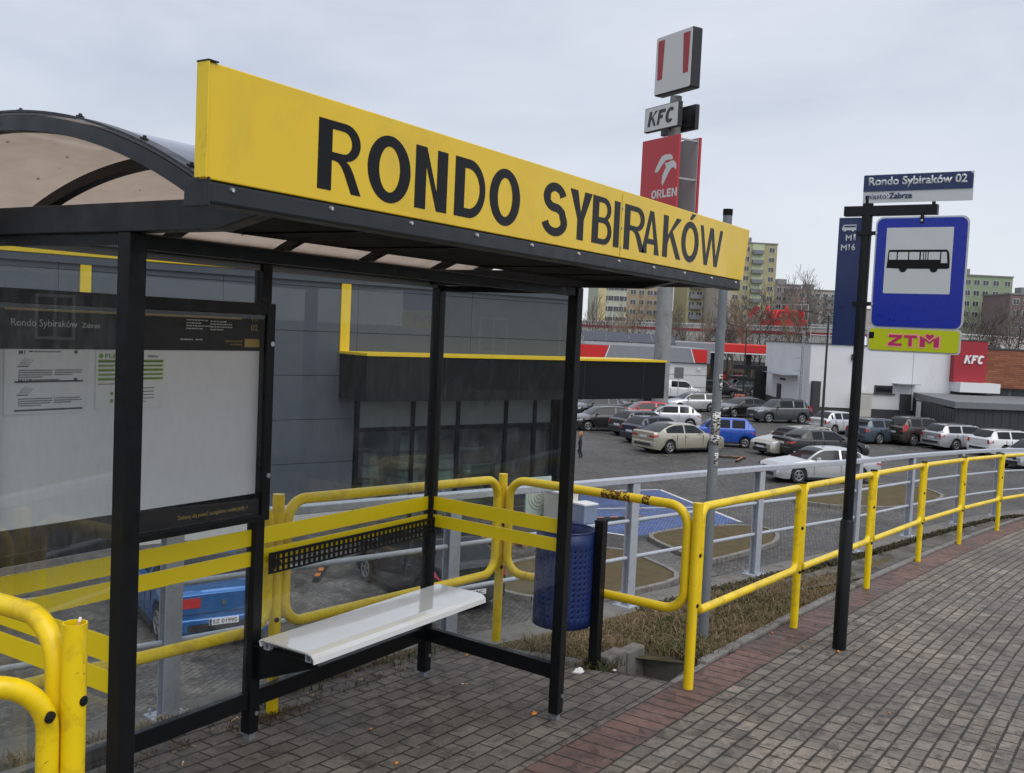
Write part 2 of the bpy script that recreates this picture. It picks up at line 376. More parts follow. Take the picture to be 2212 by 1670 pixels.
for x in (1.588, 5.12):
    arch_strip(MB(), x, x+.04, RAD-.042, RAD-.002).build('end_arch', CHAR, SH, smooth=30)
    arch_strip(MB(), x, x+.05, RAD+.007, RAD+.013).build('clamp_strip', CHAR, SH, smooth=30)
for x in (2.2, 2.85, 3.5, 4.12, 4.75):
    arch_strip(MB(), x-.02, x+.02, RAD-.04, RAD-.002).build('roof_rib', BLK, SH, smooth=30)
kn = MB()
for a in (.93, .72, .42, .12, -.2, -.6):
    for x in (1.612, 5.145):
        y, z = YM-RAD*sin(A0*a), ZC+RAD*cos(A0*a)
        d = Vector((0, -sin(A0*a), cos(A0*a)))
        p = Vector((x, y, z))+d*.012
        kn.tube([p, p+d*.005], .011, 10).tube([p+d*.0051, p+d*.011], [.006, .004], 8)
kn.build_each('roof_bolt', CHAR, SH)
MB().box((1.59, YR1-.04, 2.413), (5.16, YR1+.02, 2.46)).build('rear_gutter', CHAR, SH, bevel=.006)
# name board
zb0, zt0 = 2.418, 2.682
nb = MB()
yb = 1.883
nb.hexa([(1.578, yb-.0, zb0), (5.185, yb, zb0), (5.185, yb+.03, zb0), (1.578, yb+.03, zb0)],
        [(1.576, yb, zt0+.006), (5.255, yb, zt0+.014), (5.255, yb+.03, zt0+.014), (1.576, yb+.03, zt0+.006)])
board = nb.build('name_board', YSIGN, SH, bevel=.003)
cap = MB().box((1.571, yb-.004, zb0+.004), (1.5745, yb+.036, zt0+.006)).build('end_cap', YEL, board)
MB().box((1.570, yb-.005, zt0+.0065), (1.60, yb+.037, zt0+.010)).build('corner_cap', BLK, board)
sm = MB().box((3.712, yb-.0012, zb0+.002), (3.716, yb-.0002, zt0-.006)).build('seam', mat('seam shadow', (.50, .34, .015), .6), board)
sc = MB()
for z in (2.46, 2.54, 2.62): sc.tube([(3.722, yb-.0005, z), (3.722, yb-.004, z)], .005, 8)
sc.build_each('screw', STEEL, board)
LF = mat('black letter foil', (.008, .009, .011), .2, var=.05, spec=.13)
def bx_(px, t):                              # span on the board from the survey (baseline runs 467 -> 662)
    x = px/1.1573; y = (467+(662-467)*(px-793)/(1756-793)-30)/1.1573
    return at(x, y, Y=yb).x
SPANS = [(793, 902), (917, 1024), (1036, 1116), (1135, 1211), (1222, 1298), (1359, 1414), (1422, 1477), (1479, 1528), (1533, 1547), (1559, 1611), (1604, 1648), (1656, 1702), (1702, 1745), (1748, 1804)]
sign_letters('RONDOSYBIRAKÓW', [(bx_(a, 0), bx_(b, 0)) for a, b in SPANS], LF, yb-.0004, lambda x: (2.449+.004*(x-1.95), 2.634+.0045*(x-1.95)), board, .0525)
# rails, panes, stripes
MB().box((XA+.03, YBK-.02, .222), (XB-.03, YBK+.02, .305)).box((XB+.03, YBK-.02, .222), (XD-.03, YBK+.02, .305)).build('bottom_rail', BLK, SH, bevel=.003)
def wall_y(x0, y0, x1, y1, z0, z1, t, m, name, parent=SH, bevel=0):
    d = Vector((x1-x0, y1-y0, 0)).normalized(); n = Vector((-d.y, d.x, 0))*(t/2)
    a, b = Vector((x0, y0, 0)), Vector((x1, y1, 0)); k = Vector((0, 0, 1))
    return MB().hexa([a+n+k*z0, a-n+k*z0, b-n+k*z0, b+n+k*z0], [a+n+k*z1, a-n+k*z1, b-n+k*z1, b+n+k*z1]).build(name, m, parent, bevel=bevel)
ends = [(XA, YF+.03, XA, YBK-.03), (XC+.003, YF+.03, XD-.004, YBK-.03)]
for e in ends:
    wall_y(*e, .222, .305, .04, BLK, 'bottom_rail', bevel=.003)
    wall_y(*e, .305, 2.30, .008, GLASS, 'end_glass')
    wall_y(*e, 2.302, 2.335, .02, BLK, 'clamp_profile')
    for z0, z1 in ((.995+.018, 1.092), (.915, .985)):
        wall_y(*e, z0, z1, .0095, YSTR, 'safety_stripe')
for x0, x1, zb in ((XA+.03, XB-.03, 2.165), (XA+.03, XB-.03, None), (XB+.03, XD-.03, None)):
    if zb: wall_y(x0, YBK, x1, YBK, 2.165, 2.325, .008, GLASS, 'back_glass')
    else:
        top = 1.125 if x0 < 3 else 2.325
        g = wall_y(x0, YBK, x1, YBK, .305, top, .008, GLASS, 'back_glass')
        for z0, z1 in ((1.013, 1.092), (.915, .985)):
            wall_y(x0, YBK, x1, YBK, z0, z1, .0095, YSTR, 'safety_stripe')
for x0, x1 in ((XA+.03, XB-.03), (XB+.03, XD-.03)):
    wall_y(x0, YBK, x1, YBK, 2.322, 2.3495, .02, GREYP, 'clamp_profile')
# perforated backrest
br = MB(); x0, x1, y = 3.375, 4.755, YBK-.045; n = 37; px = (x1-x0-.05)/n
zs = [.868, .878, .8975, .9075, .927, .937, .9565, .972]
for a, b in ((0, 1), (2, 3), (4, 5), (6, 7)): br.box((x0, y, zs[a]), (x1, y+.004, zs[b]))
for a, b in ((1, 2), (3, 4), (5, 6)):
    br.box((x0, y, zs[a]), (x0+.025+px*.22, y+.004, zs[b]))
    for k in range(1, n): br.box((x0+.025+px*(k-.22), y, zs[a]), (x0+.025+px*(k+.22), y+.004, zs[b]))
    br.box((x1-.025-px*.22, y, zs[a]), (x1, y+.004, zs[b]))
bk = br.build('backrest', BLK, SH)
b2 = MB()
for x in (XB+.08, XD): b2.box((x-.02, y+.0045, .885), (x+.02, YBK-.03, .955))
b2.build_each('spacer', BLK, bk)
# seat
SZ = .585
sp = [(3.455, SZ-.035), (3.462, SZ-.012), (3.45, SZ-.001), (3.30, SZ), (3.16, SZ-.001), (3.125, SZ-.008), (3.108, SZ-.024), (3.104, SZ-.048)]
sx0, sx1 = 3.285, 4.672
m = MB()
inn = [(sp[0][0]-.006, sp[0][1]), (sp[1][0]-.006, sp[1][1]-.004), (sp[2][0]-.003, sp[2][1]-.006), (3.30, SZ-.007), (3.163, SZ-.008), (3.129, SZ-.014), (3.114, SZ-.027), (3.110, SZ-.048)]
for k in range(len(sp)-1):
    a, b, c, d = sp[k], sp[k+1], inn[k+1], inn[k]
    m.hexa([(sx0, d[0], d[1]), (sx1, d[0], d[1]), (sx1, c[0], c[1]), (sx0, c[0], c[1])],
           [(sx0, a[0], a[1]), (sx1, a[0], a[1]), (sx1, b[0], b[1]), (sx0, b[0], b[1])])
seat = m.build('seat', WHITE, SH, smooth=50)
bars = MB()
for yc in (3.15, 3.42):
    for (a, b, c, d) in ((-.018, -.018, .018, -.014), (-.018, .014, .018, .018), (-.018, -.014, -.014, .014), (.014, -.014, .018, .014)):
        bars.box((sx0+.008, yc+a, SZ-.03+b), (sx1-.004, yc+c, SZ-.03+d))
bars.build('seat_bar', GALV, seat)
for x in (XB, XD-.065):
    MB().prism([(3.515, .36), (3.515, .55), (3.12, .535), (3.12, .51)], (x-.004, 0, 0), (0, 1, 0), (0, 0, 1), .008).box((x-.03, 3.11, .5355), (x+.03, 3.515, .5395)).build('seat_bracket', BLK, SH)
# timetable case
CX0, CX1, CZ0, CZ1, CY = 1.955, 3.335, 1.146, 2.168, 3.47
fr = MB()
fw = .05
fr.box((CX0, CY, CZ0), (CX0+fw, YBK+.02, CZ1)).box((CX1-fw, CY, CZ0), (CX1, YBK+.02, CZ1))
fr.box((CX0+fw, CY, CZ1-.055), (CX1-fw, YBK+.02, CZ1)).box((CX0+fw, CY, CZ0), (CX1-fw, YBK+.02, CZ0+.03))
case = fr.build('timetable_case', BLK, SH, bevel=.004)
MB().box((CX0+fw, CY+.05, CZ0+.03), (CX1-fw, YBK+.015, CZ1-.055)).build('poster', [PAPER], case)
PY = CY+.0495
hd = MB().box((CX0+fw, PY-.002, 1.945), (CX1-fw, PY, CZ1-.056)).build('header', INK, case)
ft = MB().box((CX0+fw, PY-.002, CZ0+.031), (CX1-fw, PY, 1.272)).build('footer', INK, case)
MB().box((CX0+fw, CY+.012, CZ0+.03), (CX1-fw, CY+.018, CZ1-.055)).build('case_glass', CASEG, case)
lk = MB()
for z in (1.98, 1.36): lk.tube([(CX1-.02, CY+.001, z), (CX1-.02, CY-.006, z)], .012, 12)
lk.build_each('lock', STEEL, case)
U, V = (1, 0, 0), (0, 0, 1)
ty = PY-.0024
MB().box((2.05, ty-.0003, 2.088), (3.17, ty, 2.097)).build('gold_line', GOLD, hd)
SW = mat('silver print', (.55, .56, .56), .5)
text_mesh('lettering', 'Rondo Sybiraków', SW, (2.073, ty, 2.030), U, V, w=.268, h=.027, bold=.004, parent=hd)
text_mesh('lettering', 'Zabrze', SW, (2.362, ty, 2.030), U, V, w=.077, h=.019, parent=hd)
text_mesh('lettering', 'ZTM', GOLD, (3.225, ty, 2.082), U, V, w=.04, h=.012, bold=.01, parent=hd)
text_mesh('lettering', '02', GOLD, (3.225, ty, 2.040), U, V, w=.042, h=.026, parent=hd)
text_mesh('lettering', 'Zeskanuj, aby poznać szczegółowy rozkład jazdy →', GOLD, (2.84, ty, 1.205), U, V, w=.40, h=.017, parent=ft)
text_mesh('lettering', 'Zeskanuj, aby poznać', GOLD, (3.075, ty, 1.985), U, V, w=.10, h=.009, parent=hd)
text_mesh('lettering', 'cennik biletów', GOLD, (3.105, ty, 1.970), U, V, w=.07, h=.009, parent=hd)
MB().box((3.19, ty-.0003, 1.962), (3.28, ty, 2.0)).build('gold_square', GOLD, hd)
tl = MB()
rnd = random.Random(3)
for x, z, w in ((2.86, 2.075, .11), (2.86, 2.062, .08), (2.86, 2.05, .12), (2.86, 2.038, .09), (2.99, 2.072, .08), (2.99, 2.06, .12), (2.99, 2.048, .12), (2.99, 2.036, .07), (2.83, 1.99, .03), (2.87, 1.99, .03), (2.91, 1.99, .035)):
    xx = x
    while xx < x+w:
        d = rnd.uniform(.006, .018); tl.box((xx, ty-.0003, z), (xx+d, ty, z+.005)); xx += d+.004
tl.build('small_print', SW, hd)
GRN = mat('green print', (.16, .34, .012), .5)
INKP = mat('grey print', (.06, .06, .065), .5)
pw = MB().box((2.05, ty-.0006, 1.70), (2.39, ty+.001, 1.944)).build('route_sheet', mat('timetable paper', (.74, .75, .76), .5, var=.03), case)
t2 = ty-.0010
def print_rows(s, x0, x1, z, n, dz, hgt, last=.04):
    for r in range(n):
        xx = x0
        while xx < x1-(last if r == n-1 else 0):
            d = rnd.uniform(.003, .008); s.box((xx, t2-.0003, z-dz*r), (xx+d, t2, z-dz*r+hgt)); xx += d+.0022
for nm, z in (('M1', 1.925), ('M16', 1.818)):
    text_mesh('lettering', nm, INKP, (2.105, t2, z), U, V, h=.016, bold=.003, parent=pw)
    s = MB(); s.box((2.09, t2-.0003, z-.106), (2.37, t2, z-.099))
    s.box((2.145, t2-.0003, z+.008), (2.16, t2, z+.014)); print_rows(s, 2.165, 2.27, z+.008, 1, .01, .005, 0)
    s.box((2.33, t2-.0003, z+.004), (2.345, t2, z+.016))
    for k in range(7): s.prism([(0, 0), (.002, 0), (.016+.001*k, .028-.002*abs(k-2)), (.0145+.001*k, .028-.002*abs(k-2))], (2.108+.006*k, t2, z-.040), U, V, -.0003)
    s.box((2.10, t2-.0003, z-.047), (2.145, t2, z-.043))
    print_rows(s, 2.105, 2.235, z-.062, 4, .0085, .0045); print_rows(s, 2.25, 2.36, z-.062, 3, .0085, .0045)
    s.build('small_print', INKP, pw)
pg = MB().box((2.425, ty-.0006, 1.705), (2.755, ty+.001, 1.94)).build('coach_sheet', mat('coach paper', (.76, .77, .77), .5, var=.03), case)
text_mesh('lettering', 'FLIX', GRN, (2.465, t2, 1.912), U, V, w=.075, h=.017, bold=.012, parent=pg)
MB().prism(ellipse(.010, .010), (2.448, t2, 1.92), U, V, -.0003).build('round_badge', GRN, pg)
text_mesh('lettering', 'Zabrze', INKP, (2.665, t2, 1.915), U, V, w=.05, h=.010, parent=pg)
s = MB()
for k in range(5): s.box((2.435, t2-.0003, 1.893-.018*k), (2.745, t2, 1.9045-.018*k), 0 if k == 0 else 1 if k % 2 else 2)
s.build_each('table_row', [GRN, mat('pale green print', (.40, .55, .18), .5), mat('mid green print', (.28, .46, .06), .5)], pg)
s = MB(); t2 -= .0004
for k in range(5): print_rows(s, 2.44, 2.735, 1.896-.018*k, 1, .02, .004, .0)
t2 += .0004
print_rows(s, 2.435, 2.62, 1.805, 1, .01, .004, 0); print_rows(s, 2.52, 2.70, 1.785, 5, .014, .004)
s.build('small_print', INKP, pg)
for k in range(2): MB().prism(ellipse(.008, .008), (2.50, t2, 1.768-.03*k), U, V, -.0003).build('round_badge', GRN, pg)
# ------------------------------------------------------------------ pavement
EDGE = [(x, 2.36-(.00396*max(0, x-5)**2)) for x in [-14, -8, -4, -2, 0, 2, 4, 5]+[5.75+k*.75 for k in range(30)]]
def lerp_path(P, n=6):
    out = []
    for i in range(len(P)-1):
        p0 = P[max(0, i-1)]; p1 = P[i]; p2 = P[i+1]; p3 = P[min(len(P)-1, i+2)]
        for k in range(n):
            t = k/n
            out.append(tuple(.5*(2*p1[j]+(p2[j]-p0[j])*t+(2*p0[j]-5*p1[j]+4*p2[j]-p3[j])*t*t+(3*p1[j]-p0[j]-3*p2[j]+p3[j])*t**3) for j in (0, 1)))
    return out+[P[-1]]
EP = EDGE
def edge_y(x):
    for (a, b), (c, d) in zip(EP, EP[1:]):
        if a <= x <= c: return b+(d-b)*(x-a)/(c-a)
    return EP[-1][1]
ES = [0.]
for a, b in zip(EP, EP[1:]): ES.append(ES[-1]+hypot(b[0]-a[0], b[1]-a[1]))
def strip_sheet(path, s, vs, zf, name, m, dz=0, parent=None):
    """sheet that follows a path; v to the left of the direction of travel; uv in metres"""
    b = MB(); b.uv = []; n = len(path); w = len(vs)
    for i, p in enumerate(path):
        q0 = path[max(0, i-1)]; q1 = path[min(n-1, i+1)]
        t = Vector((q1[0]-q0[0], q1[1]-q0[1], 0)).normalized(); nn = Vector((-t.y, t.x, 0))
        for v in vs:
            q = Vector((p[0], p[1], 0))+nn*v
            b.v.append((q.x, q.y, zf(q.x, q.y, v)+dz)); b.uv.append((s[i], v))
    for i in range(n-1):
        for k in range(w-1): b.f.append((i*w+k, (i+1)*w+k, (i+1)*w+k+1, i*w+k+1)); b.m.append(0)
    return b.build(name, m, parent)
def paver_mat(name, c1, c2, bw=.2, bh=.1, mort=(.022, .018, .014), rot=0, wet=.5, msize=.006, bump=.6, offs=.5, cv='UV', light=None, gum=True):
    m, nt, out = nt_new(name); L = nt.links.new
    p = N(nt, 'ShaderNodeBsdfPrincipled'); L(p.outputs[0], out.inputs[0])
    uv = coords(nt, cv); pos = nt.nodes.new('ShaderNodeNewGeometry').outputs['Position']
    mp = N(nt, 'ShaderNodeMapping'); mp.inputs['Rotation'].default_value = (0, 0, rot); L(uv, mp.inputs[0])
    nz = N(nt, 'ShaderNodeTexNoise'); nz.inputs['Scale'].default_value = 7; nz.inputs['Detail'].default_value = 2; L(mp.outputs[0], nz.inputs['Vector'])
    sb = N(nt, 'ShaderNodeVectorMath', operation='SUBTRACT'); L(nz.outputs['Color'], sb.inputs[0]); sb.inputs[1].default_value = (.5, .5, .5)
    sc = N(nt, 'ShaderNodeVectorMath', operation='SCALE'); L(sb.outputs[0], sc.inputs[0]); sc.inputs['Scale'].default_value = bh*.10
    ad = N(nt, 'ShaderNodeVectorMath', operation='ADD'); L(mp.outputs[0], ad.inputs[0]); L(sc.outputs[0], ad.inputs[1])
    br = N(nt, 'ShaderNodeTexBrick', offset=offs, offset_frequency=2, squash=1)
    for k, v in (('Scale', 1), ('Brick Width', bw), ('Row Height', bh), ('Mortar Size', msize), ('Mortar Smooth', .35), ('Bias', 0)): br.inputs[k].default_value = v
    br.inputs['Color1'].default_value = (*c1, 1); br.inputs['Color2'].default_value = (*c2, 1); br.inputs['Mortar'].default_value = (*mort, 1)
    L(ad.outputs[0], br.inputs['Vector'])
    c = br.outputs['Color']
    fine = ramp(nt, noise(nt, pos, 95, 6, .75), [(.25, .55), (.8, 1.35)])
    c = mixc(nt, 1, c, fine, 'MULTIPLY')
    patch = ramp(nt, noise(nt, pos, 1.1, 6, .62, .4), [(.36, wet), (.62, 1.12)])
    c = mixc(nt, 1, c, patch, 'MULTIPLY')
    inb = ramp(nt, noise(nt, pos, 8.5, 7, .72, .7), [(.40, .50), (.50, .96), (.66, 1.14)])
    c = mixc(nt, 1, c, inb, 'MULTIPLY')
    scuff = ramp(nt, noise(nt, pos, 11, 8, .8, 1.2), [(.55, 0.), (.70, .5)])
    c = mixc(nt, scuff, c, light or [x*1.55+.02 for x in c2])
    big = ramp(nt, noise(nt, pos, .33, 4, .6, .3), [(.36, .70), (.6, 1.08)])
    c = mixc(nt, 1, c, big, 'MULTIPLY')
    soil = ramp(nt, noise(nt, pos, 3.3, 8, .75, .8), [(.58, 0.), (.74, .75)])
    c = mixc(nt, soil, c, (.035, .028, .021))
    if gum:
        vo = N(nt, 'ShaderNodeTexVoronoi'); vo.inputs['Scale'].default_value = 4.2; L(pos, vo.inputs['Vector'])
        sel = N(nt, 'ShaderNodeSeparateColor'); L(vo.outputs['Color'], sel.inputs[0])
        g = N(nt, 'ShaderNodeMath', operation='LESS_THAN'); L(vo.outputs['Distance'], g.inputs[0])
        th = N(nt, 'ShaderNodeMapRange'); L(sel.outputs[0], th.inputs['Value'])
        th.inputs['From Min'].default_value = .55; th.inputs['From Max'].default_value = 1; th.inputs['To Min'].default_value = 0; th.inputs['To Max'].default_value = .085
        L(th.outputs[0], g.inputs[1])
        gf = N(nt, 'ShaderNodeMath', operation='MULTIPLY'); L(g.outputs[0], gf.inputs[0]); gf.inputs[1].default_value = .38
        c = mixc(nt, gf.outputs[0], c, (.30, .29, .27))
    L(c, p.inputs['Base Color'])
    L(ramp(nt, noise(nt, pos, 1.1, 6, .62, .4), [(.36, .5), (.6, .85)]), p.inputs['Roughness'])
    h = N(nt, 'ShaderNodeMath', operation='MULTIPLY'); L(br.outputs['Fac'], h.inputs[0]); h.inputs[1].default_value = -1
    h2 = N(nt, 'ShaderNodeMath', operation='MULTIPLY_ADD'); L(noise(nt, pos, 60, 5), h2.inputs[0]); h2.inputs[1].default_value = .35; L(h.outputs[0], h2.inputs[2])
    b = N(nt, 'ShaderNodeBump'); b.inputs['Strength'].default_value = bump; b.inputs['Distance'].default_value = .006
    L(h2.outputs[0], b.inputs['Height']); L(b.outputs[0], p.inputs['Normal'])
    return m
PAV = paver_mat('concrete pavers', (.172, .144, .118), (.262, .223, .186), bw=.17, bh=.094, wet=.58, msize=.0085, mort=(.034, .026, .019), bump=.9)
PAVR = paver_mat('red edge pavers', (.150, .085, .070), (.205, .118, .098), bw=.13, bh=.282, offs=0, light=(.22, .17, .15), wet=.6, msize=.008)
zp = lambda x, y, v: gz(x)
strip_sheet(EP, ES, [-4.6, -3.5, -2, -1, -.282], zp, 'pavement', PAV)['kind'] = 'structure'
strip_sheet(EP, ES, [-.282, -.14, 0], zp, 'red_brick_strip', PAVR)['kind'] = 'structure'
PAV2 = paver_mat('platform pavers', (.155, .130, .108), (.235, .201, .170), bw=.18, bh=.10, wet=.58, msize=.007)
def gpoly(name, pts, m, zf=None, dz=0, n=1):
    b = MB(); b.uv = [(p[0], p[1]) for p in pts]
    b.v = [(p[0], p[1], (zf(p[0]) if zf else LOT)+dz) for p in pts]; b.f = [tuple(range(len(pts)))]; b.m = [0]
    o = b.build(name, m); o['kind'] = 'structure'; return o
gpoly('platform_paving', [(-10, 2.36), (-4, 2.36), (5.72, 2.36), (5.28, 3.90), (-4, 3.82), (-10, 3.82)], PAV2, gz)
CONC = mat('weathered concrete', (.17, .16, .145), .85, var=.2, vs=9, dirt=(.06, .055, .04), dirt_s=5, dirt_r=(.5, .75), bump=.4, bs=60, geom=True)
KERB = mat('kerb concrete', (.21, .20, .185), .85, var=.2, vs=7, dirt=(.07, .065, .05), dirt_s=6, dirt_r=(.48, .72), bump=.35, bs=70, geom=True)
def kerb_line(name, pts, w, h, m=KERB, zf=gz, base=0, jl=1.0):
    b = MB()
    for (a, c) in zip(pts, pts[1:]):
        a = Vector((a[0], a[1], 0)); c = Vector((c[0], c[1], 0)); d = c-a; k = max(1, round(d.length/jl)); u = d.normalized(); nn = Vector((-u.y, u.x, 0))*w/2
        for i in range(k):
            p = a+d*(i/k)+u*.003; q = a+d*((i+1)/k)-u*.003
            z0 = Vector((0, 0, zf(p.x)+base)); z1 = Vector((0, 0, zf(q.x)+base)); up = Vector((0, 0, h)); dn = Vector((0, 0, -.12))
            b.hexa([p-nn+z0+dn, p+nn+z0+dn, q+nn+z1+dn, q-nn+z1+dn][::-1], [p-nn+z0+up, p+nn+z0+up, q+nn+z1+up, q-nn+z1+up][::-1])
    bmx = b.build(name, m, bevel=.008); bmx['kind'] = 'structure'; return bmx
kerb_line('kerb', [(-10, 3.87), (-4, 3.87), (5.24, 3.95), (5.52, 3.3), (5.62, 2.96)], .07, .03)
kerb_line('kerb', [(6.26, 2.405)]+[(x, edge_y(x)+.045) for x in (7.2, 8.2, 9.2, 10.2, 11.2, 12.2, 13.2, 14.2, 15.2, 16.2, 17.2, 18.2, 19.2, 20.2, 21.2, 22.2, 24.2, 26.2)], .07, .02)
kerb_line('road_kerb', [(x, edge_y(x)-4.68) for x in (-14, -4, 5, 8, 11, 14, 17, 20, 23, 26)], .15, .01)
# railing line and retaining wall
RL = [(-12, 7.6), (-4, 5.95), (3.55, 4.43), (9.87, 3.28), (12.21, 2.86), (14.13, 2.62), (16.3, 2.33), (18.1, 2.02), (20.3, 1.45), (23, .45), (27, -1.1), (33, -4)]
def rz(x):
    P = [(-12, .55), (3.55, -.12), (9.87, -.29), (14.13, -.44), (17.9, -.60), (33, -1.3)]
    for (a, b), (c, d) in zip(P, P[1:]):
        if x <= c: return b+(d-b)*(x-a)/(c-a)
    return P[-1][1]
RP = lerp_path(RL, 4)
def rail_y(x):
    for (a, b), (c, d) in zip(RP, RP[1:]):
        if a <= x <= c: return b+(d-b)*(x-a)/(c-a)
    return RP[-1][1]
wl = MB(); pp = RP; nW = len(pp)
def off(i, d):
    q0 = pp[max(0, i-1)]; q1 = pp[min(nW-1, i+1)]; t = Vector((q1[0]-q0[0], q1[1]-q0[1], 0)).normalized()
    return Vector((pp[i][0], pp[i][1], 0))+Vector((-t.y, t.x, 0))*d
for i in range(nW-1):
    a0, a1, b0, b1 = off(i, -.16), off(i, .17), off(i+1, -.16), off(i+1, .17)
    za, zb_ = rz(pp[i][0]), rz(pp[i+1][0])
    Z = lambda p, z: (p.x, p.y, z)
    wl.hexa([Z(a0, -4.2), Z(b0, -4.2), Z(b1, -4.2), Z(a1, -4.2)], [Z(a0, za), Z(b0, zb_), Z(b1, zb_), Z(a1, za)])
o = wl.build('retaining_wall', CONC); tag(o, 'long concrete retaining wall below the grey railing, holding up the pavement', 'retaining wall')
# verge of dead grass between kerb and wall
def verge_mat():
    m, nt, out = nt_new('dead grass soil'); L = nt.links.new
    p = N(nt, 'ShaderNodeBsdfPrincipled'); L(p.outputs[0], out.inputs[0]); p.inputs['Roughness'].default_value = .95; p.inputs['Specular IOR Level'].default_value = .15
    v = nt.nodes.new('ShaderNodeNewGeometry').outputs['Position']
    c = mixc(nt, ramp(nt, noise(nt, v, 70, 8, .75, 1), [(.3, 0.), (.7, 1.)]), (.075, .056, .034), (.25, .19, .105))
    g = ramp(nt, noise(nt, v, 1.9, 6, .65), [(.42, 0.), (.60, .75)])
    c = mixc(nt, g, c, (.085, .095, .03))
    s = ramp(nt, noise(nt, v, 2.7, 6, .7), [(.55, 0.), (.7, .8)])
    c = mixc(nt, s, c, (.045, .036, .027))
    L(c, p.inputs['Base Color'])
    b = N(nt, 'ShaderNodeBump'); b.inputs['Strength'].default_value = 1; b.inputs['Distance'].default_value = .02
    L(noise(nt, v, 90, 8, .8), b.inputs['Height']); L(b.outputs[0], p.inputs['Normal']); return m
VERGE = verge_mat()
DRAIN = [(5.72, 2.40), (6.22, 2.44), (6.22, 2.86), (5.66, 2.90)]
vb = MB(); xs = [-10+.25*k for k in range(int(36/.25)+1)]; rows = []
rv_ = random.Random(5)
def vy0(x):
    if x < 5.24: return 3.905
    if x < 5.62: return 3.905-(x-5.24)/(.38)*.95
    if x < 6.25: return 2.90
    return edge_y(x)+.08
for x in xs:
    y0 = vy0(x); y1 = rail_y(x)-.13; r = []
    for k in range(7):
        t = k/6; y = y0+(max(y1, y0+.02)-y0)*t
        z = gz(x)*(1-t)+rz(x)*t+.0+(.035*sin(pi*t)+rv_.uniform(-.012, .012))*min(1, (y1-y0)) - .004
        r.append((x, y, z))
    rows.append(r)
for r in rows: vb.v += r
for i in range(len(rows)-1):
    for k in range(6): vb.f.append((i*7+k, (i+1)*7+k, (i+1)*7+k+1, i*7+k+1)); vb.m.append(0)
vo = vb.build('verge', VERGE, smooth='all'); vo['kind'] = 'structure'
def vz(x, y):
    y0 = vy0(x); y1 = rail_y(x)-.13
    t = min(1, max(0, (y-y0)/max(.02, y1-y0))); return gz(x)*(1-t)+rz(x)*t+.035*sin(pi*t)*min(1, y1-y0)
# small slope behind the kerb edge, drain pit
pit = MB()
P_ = [Vector((x, y, gz(x))) for x, y in DRAIN]
dn = Vector((0, 0, -.34)); q = [p+dn for p in P_]
pit.add([*P_, *q], [(4, 5, 6, 7), (0, 1, 5, 4), (1, 2, 6, 5), (2, 3, 7, 6), (3, 0, 4, 7)])
o = pit.build('drain_pit', CONC); o['kind'] = 'structure'
gpoly('pit_edge', [(5.72, 2.36), (5.76, 2.36), (6.26, 2.36), (6.26, 2.41), (5.74, 2.402)], KERB, gz, -.003)
for (x0, x1, y0, rz_, h, lb) in ((5.70, 5.96, 2.86, -.05, .06, 'grey concrete block edging the drain hole, nearest the litter bin'), (5.955, 6.21, 2.845, -.05, .045, 'grey concrete block edging the drain hole, beside the yellow corner post')):
    t = MB().box((-.12, -.05, -.3), (.12, .05, h)).build('concrete_block', CONC, bevel=.012); t.location = ((x0+x1)/2, y0, gz(x0)); t.rotation_euler = (0, 0, rz_); tag(t, lb, 'concrete block')
# dead grass blades
def blades(name, spots, mats, label=None, parent=None, seed=1, hl=(.04, .11), wd=.0035, flat=.8):
    rn = random.Random(seed); b = MB()
    for x, y, z in spots:
        for _ in range(rn.randint(3, 6)):
            a = rn.uniform(0, 2*pi); h = rn.uniform(*hl); lean = rn.uniform(.3, 1.3)*flat
            d = Vector((cos(a), sin(a), 0)); s = Vector((-sin(a), cos(a), 0))*wd*rn.uniform(.7, 1.4)
            p0 = Vector((x+rn.uniform(-.03, .03), y+rn.uniform(-.03, .03), z-.008)); p1 = p0+d*h*lean*.5+Vector((0, 0, h*.62)); p2 = p1+d*h*lean*.75+Vector((0, 0, h*.1*rn.uniform(-2.5, 2.2)))
            b.add([p0-s, p0+s, p1+s*.8, p1-s*.8, p2], [(0, 1, 2, 3), (3, 2, 4)], rn.choice((0, 0, 0, 1, 2)))
    o = b.build(name, mats, parent); o['kind'] = 'stuff'; return o
GM = [mat('straw', (.17, .125, .068), .9, var=.3, vs=30, spec=.1), mat('pale straw', (.29, .23, .145), .9, var=.2, spec=.1), mat('brown straw', (.12, .08, .045), .9, var=.3, spec=.1)]
GG = [mat('winter grass', (.055, .075, .022), .8, var=.3, spec=.2), mat('dull grass', (.09, .09, .035), .8, var=.3, spec=.2), GM[0]]
sp = []; rn = random.Random(11)
while len(sp) < 3600:
    x = rn.uniform(5.3, 11) if rn.random() < .86 else rn.uniform(2.5, 5.3); y0 = vy0(x); y1 = rail_y(x)-.2
    if y1-y0 < .05: continue
    y = y0+(y1-y0)*rn.random()**1.25*.92
    den = .5+.5*sin(x*2.1+y*3.7)*cos(x*1.1-y*2.3)
    if x > 8.6 and rn.random() < (x-8.6)/2: continue
    if rn.random() > .35+.65*den: continue
    if DRAIN[0][0] < x < 6.24 and y < 2.86: continue
    sp.append((x, y, vz(x, y)))
tag(blades('dead_grass', sp, GM, seed=3, hl=(.02, .08), wd=.0026, flat=1.35), 'dry straw coloured grass on the verge behind the yellow corner post', 'grass')
sp = []
